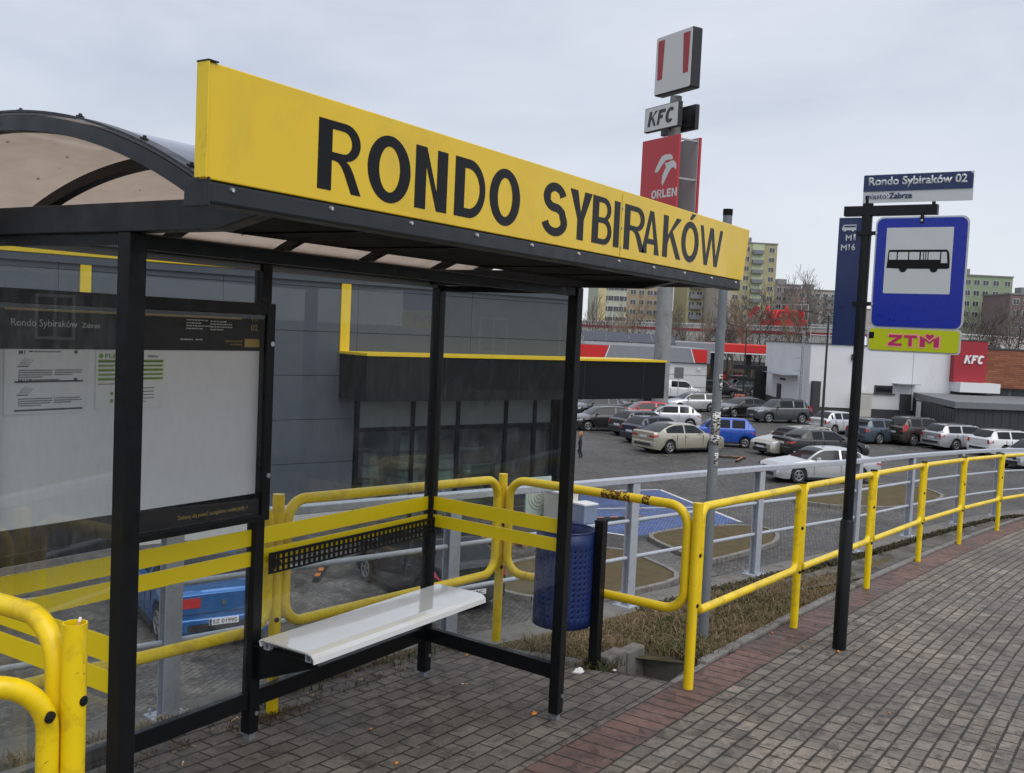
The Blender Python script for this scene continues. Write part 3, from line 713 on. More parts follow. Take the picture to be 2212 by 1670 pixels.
for cx, cy, n, s in ((6.8, 2.95, 60, .5), (8.2, 2.7, 70, .5), (5.62, 2.78, 60, .10), (5.55, 2.95, 30, .08), (6.5, 2.62, 90, .18), (6.35, 2.5, 40, .08), (5.0, 3.99, 60, .3), (7.2, 3.0, 60, .4), (8.3, 2.75, 40, .3), (5.1, 3.75, 26, .12), (3.9, 3.95, 60, .5)):
    for _ in range(n):
        x, y = rn.gauss(cx, s), rn.gauss(cy, s*.6)
        if y < vy0(x)-.12 or y > rail_y(x)-.2: continue
        sp.append((x, y, vz(x, y) if y > vy0(x) else gz(x)))
tag(blades('green_grass', sp, GG, seed=5, hl=(.03, .10), flat=.8), 'tufts of dull green grass at the foot of the posts', 'grass')
GUT = mat('dirty gutter concrete', (.14, .13, .115), .9, var=.2, vs=5, dirt=(.05, .042, .032), dirt_s=2.6, dirt_r=(.42, .62), bump=.5, bs=50, geom=True)
gb = MB(); gxs = [8.0+.5*k for k in range(33)]
for x in gxs:
    y0 = edge_y(x)+.085; y1 = rail_y(x)-.17; k = min(1, max(.25, (x-7.8)/2.5)); ym = y1-(y1-y0)*.36
    gb.v += [(x, ym-(ym-y0)*k, vz(x, ym-(ym-y0)*k)+.016), (x, (ym+ym-(ym-y0)*k)/2, vz(x, ym)-.005), (x, ym, vz(x, ym)+.016)]
for i in range(len(gxs)-1):
    for q in (0, 1): gb.f.append((3*i+q, 3*i+3+q, 3*i+4+q, 3*i+1+q)); gb.m.append(0)
o = gb.build('gutter', GUT, smooth='all'); o['kind'] = 'structure'
MOSS = [mat('dark moss', (.045, .05, .016), .95, var=.4, vs=30), mat('brown moss', (.09, .06, .032), .95, var=.3, vs=30), mat('earth', (.05, .037, .025), .95)]
sp = []
for _ in range(2600):
    x = rn.uniform(7.6, 21); y1 = rail_y(x)-.17; y = y1-abs(rn.gauss(0, .09))*min(1.5, (y1-edge_y(x))); sp.append((x, y, vz(x, y)+.02*rn.random()))
tag(blades('moss', sp, MOSS, seed=14, hl=(.015, .06), wd=.008, flat=.7), 'clumps of moss and brown weeds along the ledge under the grey railing', 'moss')
# moss and weeds along the back kerb on the platform
sp = [(rn.uniform(2.6, 4.9), 3.72+rn.gauss(0, .025), 0) for _ in range(55)]+[(rn.gauss(3.65, .13), 3.68+rn.gauss(0, .03), 0) for _ in range(80)]
tag(blades('weeds', [(x, y, gz(x)) for x, y, z in sp], [GM[2], mat('rust weed', (.10, .045, .025), .9), GM[0]], seed=8, hl=(.02, .05), wd=.002), 'brown dried weeds in the joint along the back kerb under the bench', 'weeds')
# ------------------------------------------------------------------ yellow pedestrian fences
def loop_panel(p, q, z0a, z1a, z0b, z1b, r, rc, parent, m=None, name='panel'):
    """rounded tube loop in the vertical plane through p and q"""
    p = Vector((p[0], p[1], 0)); q = Vector((q[0], q[1], 0)); d = q-p; Ln = d.length; u = d.normalized()
    def pt(s, t):
        f = s/Ln; zb, zt = z0a+(z0b-z0a)*f, z1a+(z1b-z1a)*f
        return p+u*s+Vector((0, 0, zb+(zt-zb)*t))
    H = z1a-z0a; pts = []
    for cx, cy, a0 in ((Ln-rc, H-rc, 0), (rc, H-rc, 90), (rc, rc, 180), (Ln-rc, rc, 270)):
        for k in range(9):
            a = radians(a0+90*k/8); pts.append(pt(cx+rc*cos(a), (cy+rc*sin(a))/H))
    return MB().tube(pts, r, 14, closed=True).build(name, m or YEL, parent, smooth=60)
def fpost(x, y, h, parent, r=.031, m=None, capm=None, bolts=(), g=None, hollow=False):
    g = gz(x) if g is None else g
    b = MB()
    if hollow:
        n = 20; z0, z1 = g-.03, g+h; R = [(r, z0), (r, z1), (r-.005, z1), (r-.005, z1-.12)]
        vs = [(x+rr*cos(2*pi*k/n), y+rr*sin(2*pi*k/n), z) for rr, z in R for k in range(n)]
        b.add(vs, [(i*n+k, i*n+(k+1) % n, (i+1)*n+(k+1) % n, (i+1)*n+k) for i in range(3) for k in range(n)]+[tuple(3*n+k for k in range(n))])
    else: b.tube([(x, y, g-.03), (x, y, g+h)], r, 18)
    o = b.build('post', m or YEL, parent, smooth=40)
    if capm: MB().tube([(x, y, g+h), (x, y, g+h+.012)], r+.002, 18).build('cap', capm, o, smooth=40)
    if bolts:
        k = MB()
        for dx, dy, z in bolts:
            d = Vector((dx, dy, 0)).normalized(); c = Vector((x, y, g+z))
            k.tube([c+d*(r-.002), c+d*(r+.003), c+d*(r+.007)], [.013, .013, .007], 10)
        k.build_each('bolt', BLK2, o, smooth=40)
    return o
FH = 1.15
FX = [(5.68, 2.258), (7.785, 2.242), (9.973, 2.19), (12.18, 2.125), (14.22, 1.99), (16.35, 1.78), (18.35, 1.46), (20.3, 1.05)]
F1 = thing('yellow_fence', 'yellow tube fence running along the red brick strip past the bus stop sign', 'fence', group='yellow tube fences')
for i, (x, y) in enumerate(FX):
    d = Vector((FX[min(i+1, 7)][0]-FX[max(i-1, 0)][0], FX[min(i+1, 7)][1]-FX[max(i-1, 0)][1], 0)).normalized(); n = (d.y, -d.x)
    fpost(x, y, FH, F1, capm=BLK2 if i else None, m=YELW if i == 0 else YEL, bolts=[(-n[0]*0+n[0], n[1], .83), (n[0], n[1], .52)] if i == 0 else [(n[0]-.6, n[1], .8), (n[0]-.6, n[1], .45)])
for a, b in zip(FX, FX[1:]):
    d = Vector((b[0]-a[0], b[1]-a[1], 0)).normalized()*.06
    p = (a[0]+d.x, a[1]+d.y); q = (b[0]-d.x, b[1]-d.y)
    ga, gb = gz(p[0]), gz(q[0])
    loop_panel(p, q, ga+.47, ga+FH-.03, gb+.47, gb+FH-.03, .027, .075, F1)
F2 = thing('yellow_fence', 'yellow tube fence behind the bench, turning the corner past the blue bin', 'fence', group='yellow tube fences')
BY = 3.735
GP = [(1.53, BY), (3.65, BY), (5.77, BY)]
for i, (x, y) in enumerate(GP):
    fpost(x, y, FH, F2, bolts=[(-.5, -1, .8), (-.5, -1, .5)])
for a, b in zip(GP, GP[1:]):
    p, q = a[0]+.062, b[0]-.062
    loop_panel((p, BY), (q, BY), gz(p)+.46, gz(p)+FH-.035, gz(q)+.46, gz(q)+FH-.035, .029, .13, F2)
loop_panel((5.765, BY-.062), (5.685, 2.258+.062), gz(5.75)+.47, gz(5.75)+FH-.03, gz(5.7)+.47, gz(5.7)+FH-.03, .029, .13, F2, YELW)
def rust_mat():
    m, nt, out = nt_new('rust patch'); L = nt.links.new
    p = N(nt, 'ShaderNodeBsdfPrincipled'); p.inputs['Base Color'].default_value = (.07, .022, .008, 1); p.inputs['Roughness'].default_value = .9
    tr = N(nt, 'ShaderNodeBsdfTransparent'); mx = N(nt, 'ShaderNodeMixShader')
    v = coords(nt); L(mixc(nt, noise(nt, v, 60, 5), (.05, .016, .006), (.16, .06, .02)), p.inputs['Base Color'])
    L(ramp(nt, noise(nt, v, 38, 6, .75), [(.46, 0.), (.52, 1.)]), mx.inputs[0]); L(tr.outputs[0], mx.inputs[1]); L(p.outputs[0], mx.inputs[2]); L(mx.outputs[0], out.inputs[0]); return m
RSTM = rust_mat(); zt_r = gz(5.72)+FH-.03
for y0, y1 in ((2.72, 2.93), (2.58, 2.63)):
    xa, xb = 5.765+(5.685-5.765)*(BY-.062-y0)/(BY-.062-2.32), 5.765+(5.685-5.765)*(BY-.062-y1)/(BY-.062-2.32)
    MB().tube([(xa, y0, zt_r-.0005), (xb, y1, zt_r-.0005)], .0305, 16, cap=False).build('rust_patch', RSTM, F2, smooth='all')
F3 = thing('yellow_fence', 'near yellow tube fence at the left end of the shelter with an open topped post', 'fence', group='yellow tube fences')
LPX, LPY = 1.522, 2.27
fpost(LPX, LPY, FH, F3, r=.031, hollow=True, bolts=[(.3, -1, .95)])
loop_panel((LPX-.010, LPY+.060), (1.50, BY-.068), gz(1.5)+.46, gz(1.5)+FH-.005, gz(1.5)+.46, gz(1.5)+FH-.03, .028, .13, F3)
LD = Vector((-.93, .36, 0)).normalized()
loop_panel((LPX+LD.x*.060, LPY+LD.y*.060), (LPX+LD.x*1.9, LPY+LD.y*1.9), gz(1.45)+.36, gz(1.45)+FH-.145, gz(0)+.36, gz(0)+FH-.145, .028, .13, F3)
kb = MB(); p = Vector((LPX, LPY, gz(LPX)+.93))+LD*.060
kb.tube([p+Vector((-.3, -.95, 0))*.027, p+Vector((-.35, -.93, 0))*.034, p+Vector((-.5, -.86, 0))*.058, p+Vector((-.5, -.86, 0))*.066], [.009, .012, .011, .005], 12); kb.build('bolt', BLK2, F3, smooth=40)
# ------------------------------------------------------------------ grey railing on the wall
G1 = thing('grey_railing', 'galvanised grey railing standing on the retaining wall above the car park', 'railing')
gx = [-2.6, -.5, 1.53, 3.55, 5.62, 7.72, 9.87, 12.21, 14.13, 16.3, 18.1, 20.1, 22.2, 24.5]
gp = [Vector((x, rail_y(x), rz(x))) for x in gx]
RH = 1.1
for i, p in enumerate(gp):
    d = (gp[min(i+1, len(gp)-1)]-gp[max(0, i-1)]); a = atan2(d.y, d.x)
    M = Matrix.Translation(p) @ Matrix.Rotation(a, 4, 'Z')
    b = MB()
    b.box((-.05, -.036, 0), (.05, -.029, RH-.03), M=M).box((-.05, .029, 0), (.05, .036, RH-.03), M=M).box((-.004, -.029, 0), (.004, .029, RH-.03), M=M)
    o = b.build('post', GALV, G1)
    f = MB().box((-.10, -.09, -.001), (.10, .09, .012), M=M)
    for sx in (-.075, .075):
        for sy in (-.065, .065):
            q = M @ Vector((sx, sy, .012)); f.tube([q, q+Vector((0, 0, .03))], .009, 6)
    f.build('base_plate', GALV, o)
b = MB()
for p, q in zip(gp, gp[1:]): b.beam(p+Vector((0, 0, RH-.005)), q+Vector((0, 0, RH-.005)), .085, .05)
b.build('handrail', GALV, G1, bevel=.006)
for h in (.42, .74):
    b = MB()
    for p, q in zip(gp, gp[1:]):
        u = (q-p).normalized(); b.tube([p+u*.052+Vector((0, 0, h)), q-u*.052+Vector((0, 0, h))], .0175, 10)
    b.build('tube_rail', GALV, G1, smooth=40)
# ------------------------------------------------------------------ litter bin
LB = thing('litter_bin', 'blue perforated round litter bin on a black post beside the shelter', 'litter bin', (5.65, 2.894, gz(5.65)))
MB().box((-.035, -.03, -.03), (.035, .03, .945)).build('post', BLK, LB, bevel=.004)
MB().box((-.037, -.032, .945), (.037, .032, .955)).build('cap', BLK2, LB)
BM = mat('blue bin enamel', (.006, .024, .125), .45, var=.2, vs=10, dirt=(.05, .045, .03), dirt_s=9, dirt_r=(.6, .85))
bx, by, R = -.075, .215, .19
n, z0, z1 = 120, .265, .88
rowh = .035; nr = 13; zs = [z0+.075+k*rowh for k in range(nr+1)]
b = MB()
def pt(k, z, r=R): return (bx+r*cos(2*pi*k/n), by+r*sin(2*pi*k/n), z)
levels = [z0, zs[0]]
for k in range(nr): levels += [zs[k]+.011, zs[k]+.024] if False else [zs[k]+.0115, zs[k+1]]
levels += [z1]
ring0 = len(b.v)
for z in levels: b.v += [pt(k, z) for k in range(n)]
for i in range(len(levels)-1):
    hole = 1 <= i < 2*nr and (i % 2 == 1)
    for k in range(n):
        if hole and k % 4 == 0: continue
        b.f.append((i*n+k, i*n+(k+1) % n, (i+1)*n+(k+1) % n, (i+1)*n+k)); b.m.append(0)
bn = b.build('bucket', BM, LB, smooth=30)
sol = bn.modifiers.new('sheet', 'SOLIDIFY'); sol.thickness = .003
b = MB(); b.tube([pt(k, z1) for k in range(n)], .005, 6, closed=True).build('rim', BM, bn, smooth=40)
MB().prism(ellipse(R-.004, R-.004, 40), (bx, by, z0+.004), (1, 0, 0), (0, 1, 0), .004).build('bin_floor', BM, bn)
MB().tube([(bx, by, z0+.01), (bx, by, z0+.30)], [R-.02, R-.03], 24).build('rubbish_sack', mat('black sack', (.012, .012, .014), .45, bump=.8, bs=30), bn, smooth=40)
# ------------------------------------------------------------------ bus stop sign post (plates face along the kerb)
BX, BYp = 7.405, 1.79; bg = gz(BX)
BS = thing('bus_stop_sign', 'black bus stop post with blue bus pictogram plate, lime ZTM plate and stop name board', 'bus stop sign', (BX, BYp, bg))
MB().tube([(0, 0, -.05), (0, 0, .95), (0, 0, .962)], [.049, .049, .042], 24).build('lower_pole', BLK, BS, smooth=40)
MB().tube([(0, 0, .962), (0, 0, 3.30)], .037, 24).build('pole', BLK, BS, smooth=40)
uy, uz = (0, -1, 0), (0, 0, 1)              # plates: to the right in view is -Y
def L2(x, y, X=BX): 
    p = at(x, y, X=X); return (BYp-p.y, p.z-bg)
a0, a1 = L2(1825, 458), L2(2027, 452)
zb = (a0[1]+a1[1])/2
MB().box((-.03, -a1[0], zb-.035), (.03, -a0[0], zb+.035)).build('crossbar', BLK, BS, bevel=.003)
PX = -.045
def plate(name, y0, y1, z0, z1, r, m, x=PX, th=.004, parent=None):
    w, h = y1-y0, z1-z0
    return MB().prism(rrect(w, h, r), (x, -(y0+y1)/2, (z0+z1)/2), uy, uz, -th).build(name, m, parent or BS)
(l0, zt), (l1, _), (_, zm), (_, zl) = L2(1897, 469), L2(2099, 468), L2(1880, 737), L2(2073, 757)
zt = (L2(1897, 469)[1]+L2(2099, 468)[1])/2
zl = (L2(1880, 705)[1]+L2(2076, 714)[1])/2; zy = (L2(1874, 749)[1]+L2(2072, 761)[1])/2
wl_ = L2(1897, 469)[0]; wr_ = L2(2099, 468)[0]
pl = plate('bus_plate', wl_, wr_, zl, zt, .05, SIGNW, th=.006)
plate('blue_field', wl_+.012, wr_-.012, zl+.006, zt-.012, .045, BLUE, x=PX-.0062, th=.001, parent=pl)
w0, w1, h1, h0 = L2(1920, 493)[0], L2(2064, 493)[0], (L2(1920, 493)[1]+L2(2064, 493)[1])/2, (L2(1908, 633)[1]+L2(2050, 638)[1])/2
MB().prism(rrect(w1-w0, h1-h0, .004), (PX-.0074, -(w0+w1)/2, (h0+h1)/2), uy, uz, -.001).build('white_field', SIGNW, pl)
bw = (w1-w0)*.94; bh = bw*.40; bc = (w0+w1)/2; bz = (h0+h1)/2-.02
def bpt(px_, pz_): return (px_*bw, pz_*bh)
bus = MB(); bo = (PX-.0086, -(bc-bw/2), bz-bh*.42)
k = lambda pts, i=0, dx=0: bus.prism([bpt(*p) for p in pts], (bo[0]-dx, bo[1], bo[2]), uy, uz, -.0008, i)
k([(0, .23), (.02, .97), (.05, 1), (.95, 1), (.98, .9), (1, .55), (1, .24), (.97, .2), (.35, .2), (.2, .2)])
bus.prism([(bw*.27+.045*bw*1.4*cos(a*pi/10), bh*.21+.045*bw*1.4*sin(a*pi/10)) for a in range(20)], (bo[0]-.0012, bo[1], bo[2]), uy, uz, -.0008)
bus.prism([(bw*.76+.045*bw*1.4*cos(a*pi/10), bh*.21+.045*bw*1.4*sin(a*pi/10)) for a in range(20)], (bo[0]-.0012, bo[1], bo[2]), uy, uz, -.0008)
for x0, x1, z0 in ((.035, .155, .58), (.175, .34, .58), (.36, .52, .58), (.545, .58, .58), (.595, .615, .58), (.63, .65, .58), (.665, .845, .58), (.865, .965, .44)):
    bus.prism([bpt(x0, z0), bpt(x1, z0), bpt(x1-(.0 if x1 < .9 else .02), .9), bpt(x0, .9)], (bo[0]-.0012, bo[1], bo[2]), uy, uz, -.0008, 1)
bus.build('bus_pictogram', [INK, SIGNW], pl)
zt_ = plate('operator_plate', wl_-.005, wr_-.005, zy-.025, zl+.0, .025, SIGNW, th=.006)
plate('lime_field', wl_+.006, wr_-.016, zy-.013, zl-.010, .02, LIME, x=PX-.0062, th=.001, parent=zt_)
zc = (zy+zl)/2-.015; zh = (zl-zy)*.52; mid = (wl_+wr_)/2-.02
for mt, e, x in ((PEACH, .010, PX-.0075), (MAGENTA, 0, PX-.0085)):
    glyph_text('ZT', mt, (x, -(mid-.15-e), zc-zh/2-e), uy, uz, .19+2*e, zh+2*e, zt_, stem=.27+e*4, t=.2+e*3, th=.0006)
    glyph_text('M', mt, (x, -(mid+.06-e), zc-zh/2-e), uy, uz, .125+2*e, zh+2*e, zt_, stem=.27+e*4, th=.0006)
heart = [(0, -.034), (-.034, .0), (-.034, .012), (-.018, .020), (0, .010), (.018, .020), (.034, .012), (.034, 0)]
MB().prism([(p[0]*1.05, p[1]*1.05) for p in heart][::-1], (PX-.0098, -(mid+.1225), zc+zh*.42), uy, uz, -.0006).build('heart_mark', PEACH, zt_)
MB().prism([(p[0]*.8, p[1]*.8) for p in heart][::-1], (PX-.0108, -(mid+.1225), zc+zh*.46), uy, uz, -.0006).build('heart_mark', MAGENTA, zt_)
MB().prism(rrect(.035, .045, .004), (PX-.0075, -(wl_+.02), zc+.03), uy, uz, -.0006).build('small_sticker', BLK2, zt_)
n0, n1 = L2(1870, 378)[0], L2(2107, 373)[0]; nt_, nm, nb_ = (L2(1872, 378)[1]+L2(2108, 373)[1])/2, (L2(1869, 413)[1]+L2(2105, 411)[1])/2, (L2(1866, 437)[1]+L2(2103, 438)[1])/2
np_ = plate('name_plate', n0, n1, nb_, nt_, .004, SIGNW, x=-.035)
MB().prism([(n0, nm), (n1-.004, nm), (n1-.004, nt_-.02), (n1-.024, nt_-.003), (n0, nt_-.003)], (-.0395, 0, 0), uy, uz, -.001).build('navy_field', NAVY, np_)
text_mesh('lettering', 'Rondo Sybiraków 02', SIGNW, (-.0408, -(n0+.035), nm+.040), uy, uz, w=(n1-n0)-.075, h=(nt_-nm)*.50, bold=.030, parent=np_, th=.0006)
text_mesh('lettering', 'miasto:', NAVY, (-.0396, -(n0+.018), nb_+.028), uy, uz, w=.155, h=(nm-nb_)*.46, parent=np_, th=.0006)
text_mesh('lettering', 'Zabrze', NAVY, (-.0396, -(n0+.178), nb_+.028), uy, uz, w=.155, h=(nm-nb_)*.50, bold=.028, parent=np_, th=.0006)
r0, r1, rt, rb = L2(1815, 471)[0], L2(1864, 471)[0], L2(1840, 471)[1], L2(1824, 746)[1]
rp_ = plate('route_plate', r0, r1, rb, rt, .003, NAVY, x=-.02)
for s, zz, w in (('M1', rt-.165, .075), ('M16', rt-.235, .105)):
    outline_mesh('letter', [[(q[0]*.042, q[1]*.046) for q in lp] for lp in glyph('M', .2)], SIGNW, (-.0245, -(r1-.03-w), zz), uy, uz, .0006, rp_); text_mesh('lettering', s[1:], SIGNW, (-.0245, -(r1-.03-w+.054), zz), uy, uz, w=.016 if s == 'M1' else .046, h=.046, bold=.012, parent=rp_, th=.0006)
ic = MB(); io = (-.0245, -(r1-.135), rt-.095)
ic.prism([(0, .004), (.1, .004), (.1, .044), (.012, .044), (0, .022)], io, uy, uz, -.0006)
for x in (.02, .078): ic.prism([(x+.009*cos(a*pi/6), .004+.009*sin(a*pi/6)) for a in range(12)], (io[0]-.0008, io[1], io[2]), uy, uz, -.0006)
ic.build('bus_icon', SIGNW, rp_)
MB().box((io[0]-.0014, io[1]-.096, io[2]+.026), (io[0]-.0008, io[1]-.014, io[2]+.037)).build('bus_icon_window', NAVY, rp_)
cl = MB()
for zz in (L2(1890, 505)[1], L2(1880, 657)[1]):
    cl.box((-.040, -.10, zz-.014), (-.034, .06, zz+.014)); cl.tube([(0, 0, zz-.014), (0, 0, zz+.014)], .041, 18)
yy = (a0[0]+.0)
for yq in (L2(1885, 440)[0], L2(2019, 440)[0]): cl.box((-.0305, -yq-.012, zb+.035), (-.0245, -yq+.012, zb+.12))
cl.box((-.055, -L2(1995, 480)[0]-.012, zt-.05), (-.049, -L2(1995, 480)[0]+.012, zb-.03))
cl.build_each('clamp', BLK, BS)
sc = MB()
for yq, zz in ((.085, L2(1890, 505)[1]), (.085, L2(1880, 657)[1])): sc.tube([(-.040, -yq, zz), (-.060, -yq, zz)], .008, 8)
sc.tube([(-.056, -L2(1995, 480)[0], zt-.03), (-.062, -L2(1995, 480)[0], zt-.03)], .008, 8)
sc.build_each('screw', STEEL, BS)
# ------------------------------------------------------------------ grey pole with stickers
GP_ = thing('grey_pole', 'tall grey steel pole with torn stickers standing in the verge behind the yellow corner post', 'pole', (6.9, 2.65, gz(6.9)-.02))
MB().tube([(0, 0, -.1), (0, 0, 1.42), (0, 0, 1.44)], [.039, .037, .034], 20).build('lower_pole', GREYP, GP_, smooth=40)
MB().tube([(0, 0, 1.44), (.012, .0, 3.12)], [.034, .033], 20).build('pole', GREYP, GP_, smooth=40)
MB().tube([(.012, 0, 3.12), (.012, 0, 3.165)], .035, 20).build('cap', BLK2, GP_, smooth=40)
def sticker_mat():
    m, nt, out = nt_new('torn sticker'); L = nt.links.new
    p = N(nt, 'ShaderNodeBsdfPrincipled'); L(p.outputs[0], out.inputs[0]); p.inputs['Roughness'].default_value = .6
    v = coords(nt); mp = N(nt, 'ShaderNodeMapping'); mp.inputs['Scale'].default_value = (30, 30, 90); L(v, mp.inputs[0])
    L(mixc(nt, ramp(nt, noise(nt, mp.outputs[0], 1, 3, .6), [(.46, 0.), (.52, 1.)]), (.015, .015, .016), (.62, .62, .6)), p.inputs['Base Color']); return m
STK = sticker_mat()
b = MB()
for z0, z1, a0_, a1_, r in ((1.46, 1.53, 150, 290, .0372), (1.53, 1.70, 165, 285, .0372), (1.30, 1.40, 215, 265, .0402), (1.86, 1.93, 230, 290, .0368), (1.93, 1.97, 215, 275, .0368)):
    n_ = 10; o_ = len(b.v)
    for k_ in range(n_+1):
        a = radians(a0_+(a1_-a0_)*k_/n_)
        for z in (z0+.006*sin(k_*2.3), z1+.008*sin(k_*3.1)): b.v.append((r*cos(a)+(.001 if r < .038 else 0), r*sin(a), z))
    for k_ in range(n_): b.f.append((o_+2*k_, o_+2*k_+2, o_+2*k_+3, o_+2*k_+1)); b.m.append(0)
for sk in b.build_each('sticker', STK, GP_, smooth='all'): sk.modifiers.new('t', 'SOLIDIFY').thickness = .0006
# ------------------------------------------------------------------ litter on the ground
def crumpled(name, loc, size, m, label, cat, seed, h=.4, group=None):
    rn = random.Random(seed); b = MB(); n = 9; k = 5
    b.v.append((0, 0, size*h))
    for j in range(1, k+1):
        for i in range(n):
            a = 2*pi*i/n+rn.uniform(-.2, .2); r = size*j/k*rn.uniform(.75, 1.15)
            b.v.append((r*cos(a), r*sin(a)*.7, size*h*(1-(j/k)**1.5)*rn.uniform(.5, 1.3)+.003))
    for i in range(n): b.f.append((0, 1+i, 1+(i+1) % n)); b.m.append(0)
    for j in range(k-1):
        for i in range(n): b.f.append((1+j*n+i, 1+(j+1)*n+i, 1+(j+1)*n+(i+1) % n, 1+j*n+(i+1) % n)); b.m.append(0)
    o = b.build(name, m, smooth=30); o.modifiers.new('t', 'SOLIDIFY').thickness = .001
    o.location = loc; return tag(o, label, cat, group)
def on_ground(x, y, off=0):
    d = at(x, y, D=1)-Vector((0, 0, CAMZ)); t = (CAMZ+SL*4.65-off)/(-d.z+SL*d.x); return d*t+Vector((0, 0, CAMZ))
TIS = mat('tissue paper', (.75, .75, .76), .9, var=.03)
PEEL = mat('orange peel', (.62, .22, .03), .6, var=.2)
crumpled('paper_tissue', on_ground(1249, 1452), .055, TIS, 'crumpled white tissue on the paving beside the right front shelter post', 'tissue', 1, .5)
crumpled('paper_scrap', on_ground(1327, 1449), .018, TIS, 'small white paper scrap on the paving in front of the bin post', 'paper scrap', 2)
crumpled('paper_scrap', on_ground(1643, 1262, -.1), .06, TIS, 'flat white paper scrap on the verge by the grey railing foot', 'paper scrap', 3, .2)
crumpled('paper_scrap', on_ground(1790, 1252, -.05), .06, TIS, 'white crumpled paper on the verge just left of the bus stop post', 'paper scrap', 4, .5)
for i, (x, y, s, l) in enumerate(((1153, 1543, .024, 'largest curl of orange peel on the paving in front of the right shelter post'), (856, 1650, .014, 'small piece of orange peel at the bottom edge of the paving'), (1008, 1416, .016, 'orange peel scrap on the paving behind the end wall rail'), (801, 1576, .010, 'tiny brown peel on the paving below the bench'), (1811, 1408, .016, 'orange scrap at the foot of the bus stop post'), (1921, 1541, .012, 'lone orange scrap in the middle of the open pavement'), (1668, 1368, .016, 'orange scrap on the kerb by the second fence post'))):
    crumpled('peel', on_ground(x, y), s, PEEL, l, 'orange peel', 10+i, .7, 'orange scraps on the ground')
CIGW = mat('cigarette paper', (.70, .68, .63), .8); CIGO = mat('cigarette filter', (.50, .26, .09), .8)
def butt(loc, rz_, label):
    t = thing('cigarette_butt', label, 'cigarette butt', loc, rz_, 'cigarette butts')
    MB().tube([(0, 0, .005), (.022, 0, .005)], .004, 8).build('filter', CIGO, t, smooth=40); MB().tube([(.0222, 0, .005), (.035, 0, .0045)], .004, 8).build('paper', CIGW, t, smooth=40); return t
for x, y, r, l in ((500, 1560, .3, 'cigarette butt lying by the back rail, left of the bench post'), (517, 1556, 1.2, 'cigarette butt next to the brown weeds under the bench post'), (394, 1710-55, .8, 'cigarette butt at the bottom of the paving near the front left post'), (1010, 1480, 2, 'cigarette butt on the paving inside the shelter end'), (1440, 1385, 2.6, 'cigarette butt at the drain hole'), (1700, 1315, .4, 'cigarette butt at the foot of the second fence post')):
    butt(on_ground(x, y), r, l)
t = butt((LPX, LPY-.01, gz(LPX)+FH-.02), .6, 'cigarette butt stuck in the open top of the near yellow post'); t.rotation_euler = (0, radians(-50), .6)
def drift(name, spots, m, label, cat, seed, sz=(.012, .03)):
    rn = random.Random(seed); b = MB()
    for x, y, z in spots:
        a = rn.uniform(0, pi); s = rn.uniform(*sz); d = Vector((cos(a), sin(a), 0)); e = Vector((-sin(a), cos(a), 0))
        p = Vector((x, y, z+rn.uniform(.003, .012)))
        b.add([p-d*s, p-e*s*.4+Vector((0, 0, .004)), p+d*s+Vector((0, 0, rn.uniform(0, .012))), p+e*s*.4+Vector((0, 0, .003))], [(0, 1, 2, 3)], rn.randint(0, len(m)-1))
    o = b.build(name, m); o['kind'] = 'stuff'; return tag(o, label, cat)
rn = random.Random(21); sp = []
for _ in range(420):
    q = rn.random()
    if q < .3: x = rn.uniform(2.6, 4.9); y = 3.72+rn.gauss(0, .05)
    elif q < .65: x = rn.uniform(6.2, 10); y = edge_y(x)+abs(rn.gauss(0, .1))+.02
    elif q < .85: x = rn.uniform(10, 19); y = edge_y(x)+rn.uniform(.0, .5)
    else: x = rn.gauss(7.6, .35); y = rn.gauss(2.0, .2)
    sp.append((x, y, gz(x) if y < vy0(x) else vz(x, y)))
drift('leaf_litter', sp, [mat('dead leaf', (.11, .06, .03), .9, var=.3), mat('pale leaf', (.28, .19, .10), .9, var=.3), mat('dark leaf', (.035, .024, .016), .9)], 'bits of dead leaf and soil along the kerb', 'leaf litter', 4, (.006, .02))
# ------------------------------------------------------------------ car park ground
LOTM = paver_mat('car park paving', (.085, .079, .072), (.15, .14, .128), bw=.2, bh=.1, cv='Object', rot=radians(-18), wet=.5, msize=.008, bump=.3, gum=False, mort=(.04, .036, .032))
def ground_mat():
    m, nt, out = nt_new('far ground'); L = nt.links.new
    p = N(nt, 'ShaderNodeBsdfPrincipled'); L(p.outputs[0], out.inputs[0]); p.inputs['Roughness'].default_value = .9
    v = nt.nodes.new('ShaderNodeNewGeometry').outputs['Position']
    L(mixc(nt, noise(nt, v, .02, 6, .7), (.06, .05, .04), (.13, .12, .09)), p.inputs['Base Color']); return m
GRD = ground_mat()
gpoly('ground', [(-3000, -3000), (3000, -3000), (3000, 3000), (-3000, 3000)], GRD, None, -.03)
gpoly('car_park', [(-40, -12), (140, -60), (140, 40), (105, 75), (-40, 75)], LOTM)
ASPH = mat('asphalt', (.05, .05, .052), .85, var=.25, vs=.6, bump=.3, bs=90, geom=True)
gpoly('road', [(-60, -40), (60, -40), (60, -7.2), (-60, -7.2)], ASPH, lambda x: gz(x)-.14)
def Lp(x, y, z=0): 
    p = at(x, y, Z=LOT); return (p.x, p.y)
BLUEP = paver_mat('blue painted paving', (.085, .14, .33), (.105, .17, .40), cv='Object', rot=radians(-18), wet=.8, gum=False, light=(.11, .15, .34))
LINE = mat('road marking white', (.55, .56, .56), .8, var=.2, vs=4, dirt=(.2, .2, .2), dirt_s=3)
bq = [Lp(1262, 1068), Lp(1445, 1060), Lp(1605, 1128), Lp(1395, 1158)]
bq = [Lp(1235, 1140), Lp(1255, 1062), Lp(1425, 1058), Lp(1600, 1128), Lp(1372, 1160)]
gpoly('blue_parking_bay', bq, BLUEP, None, .004)
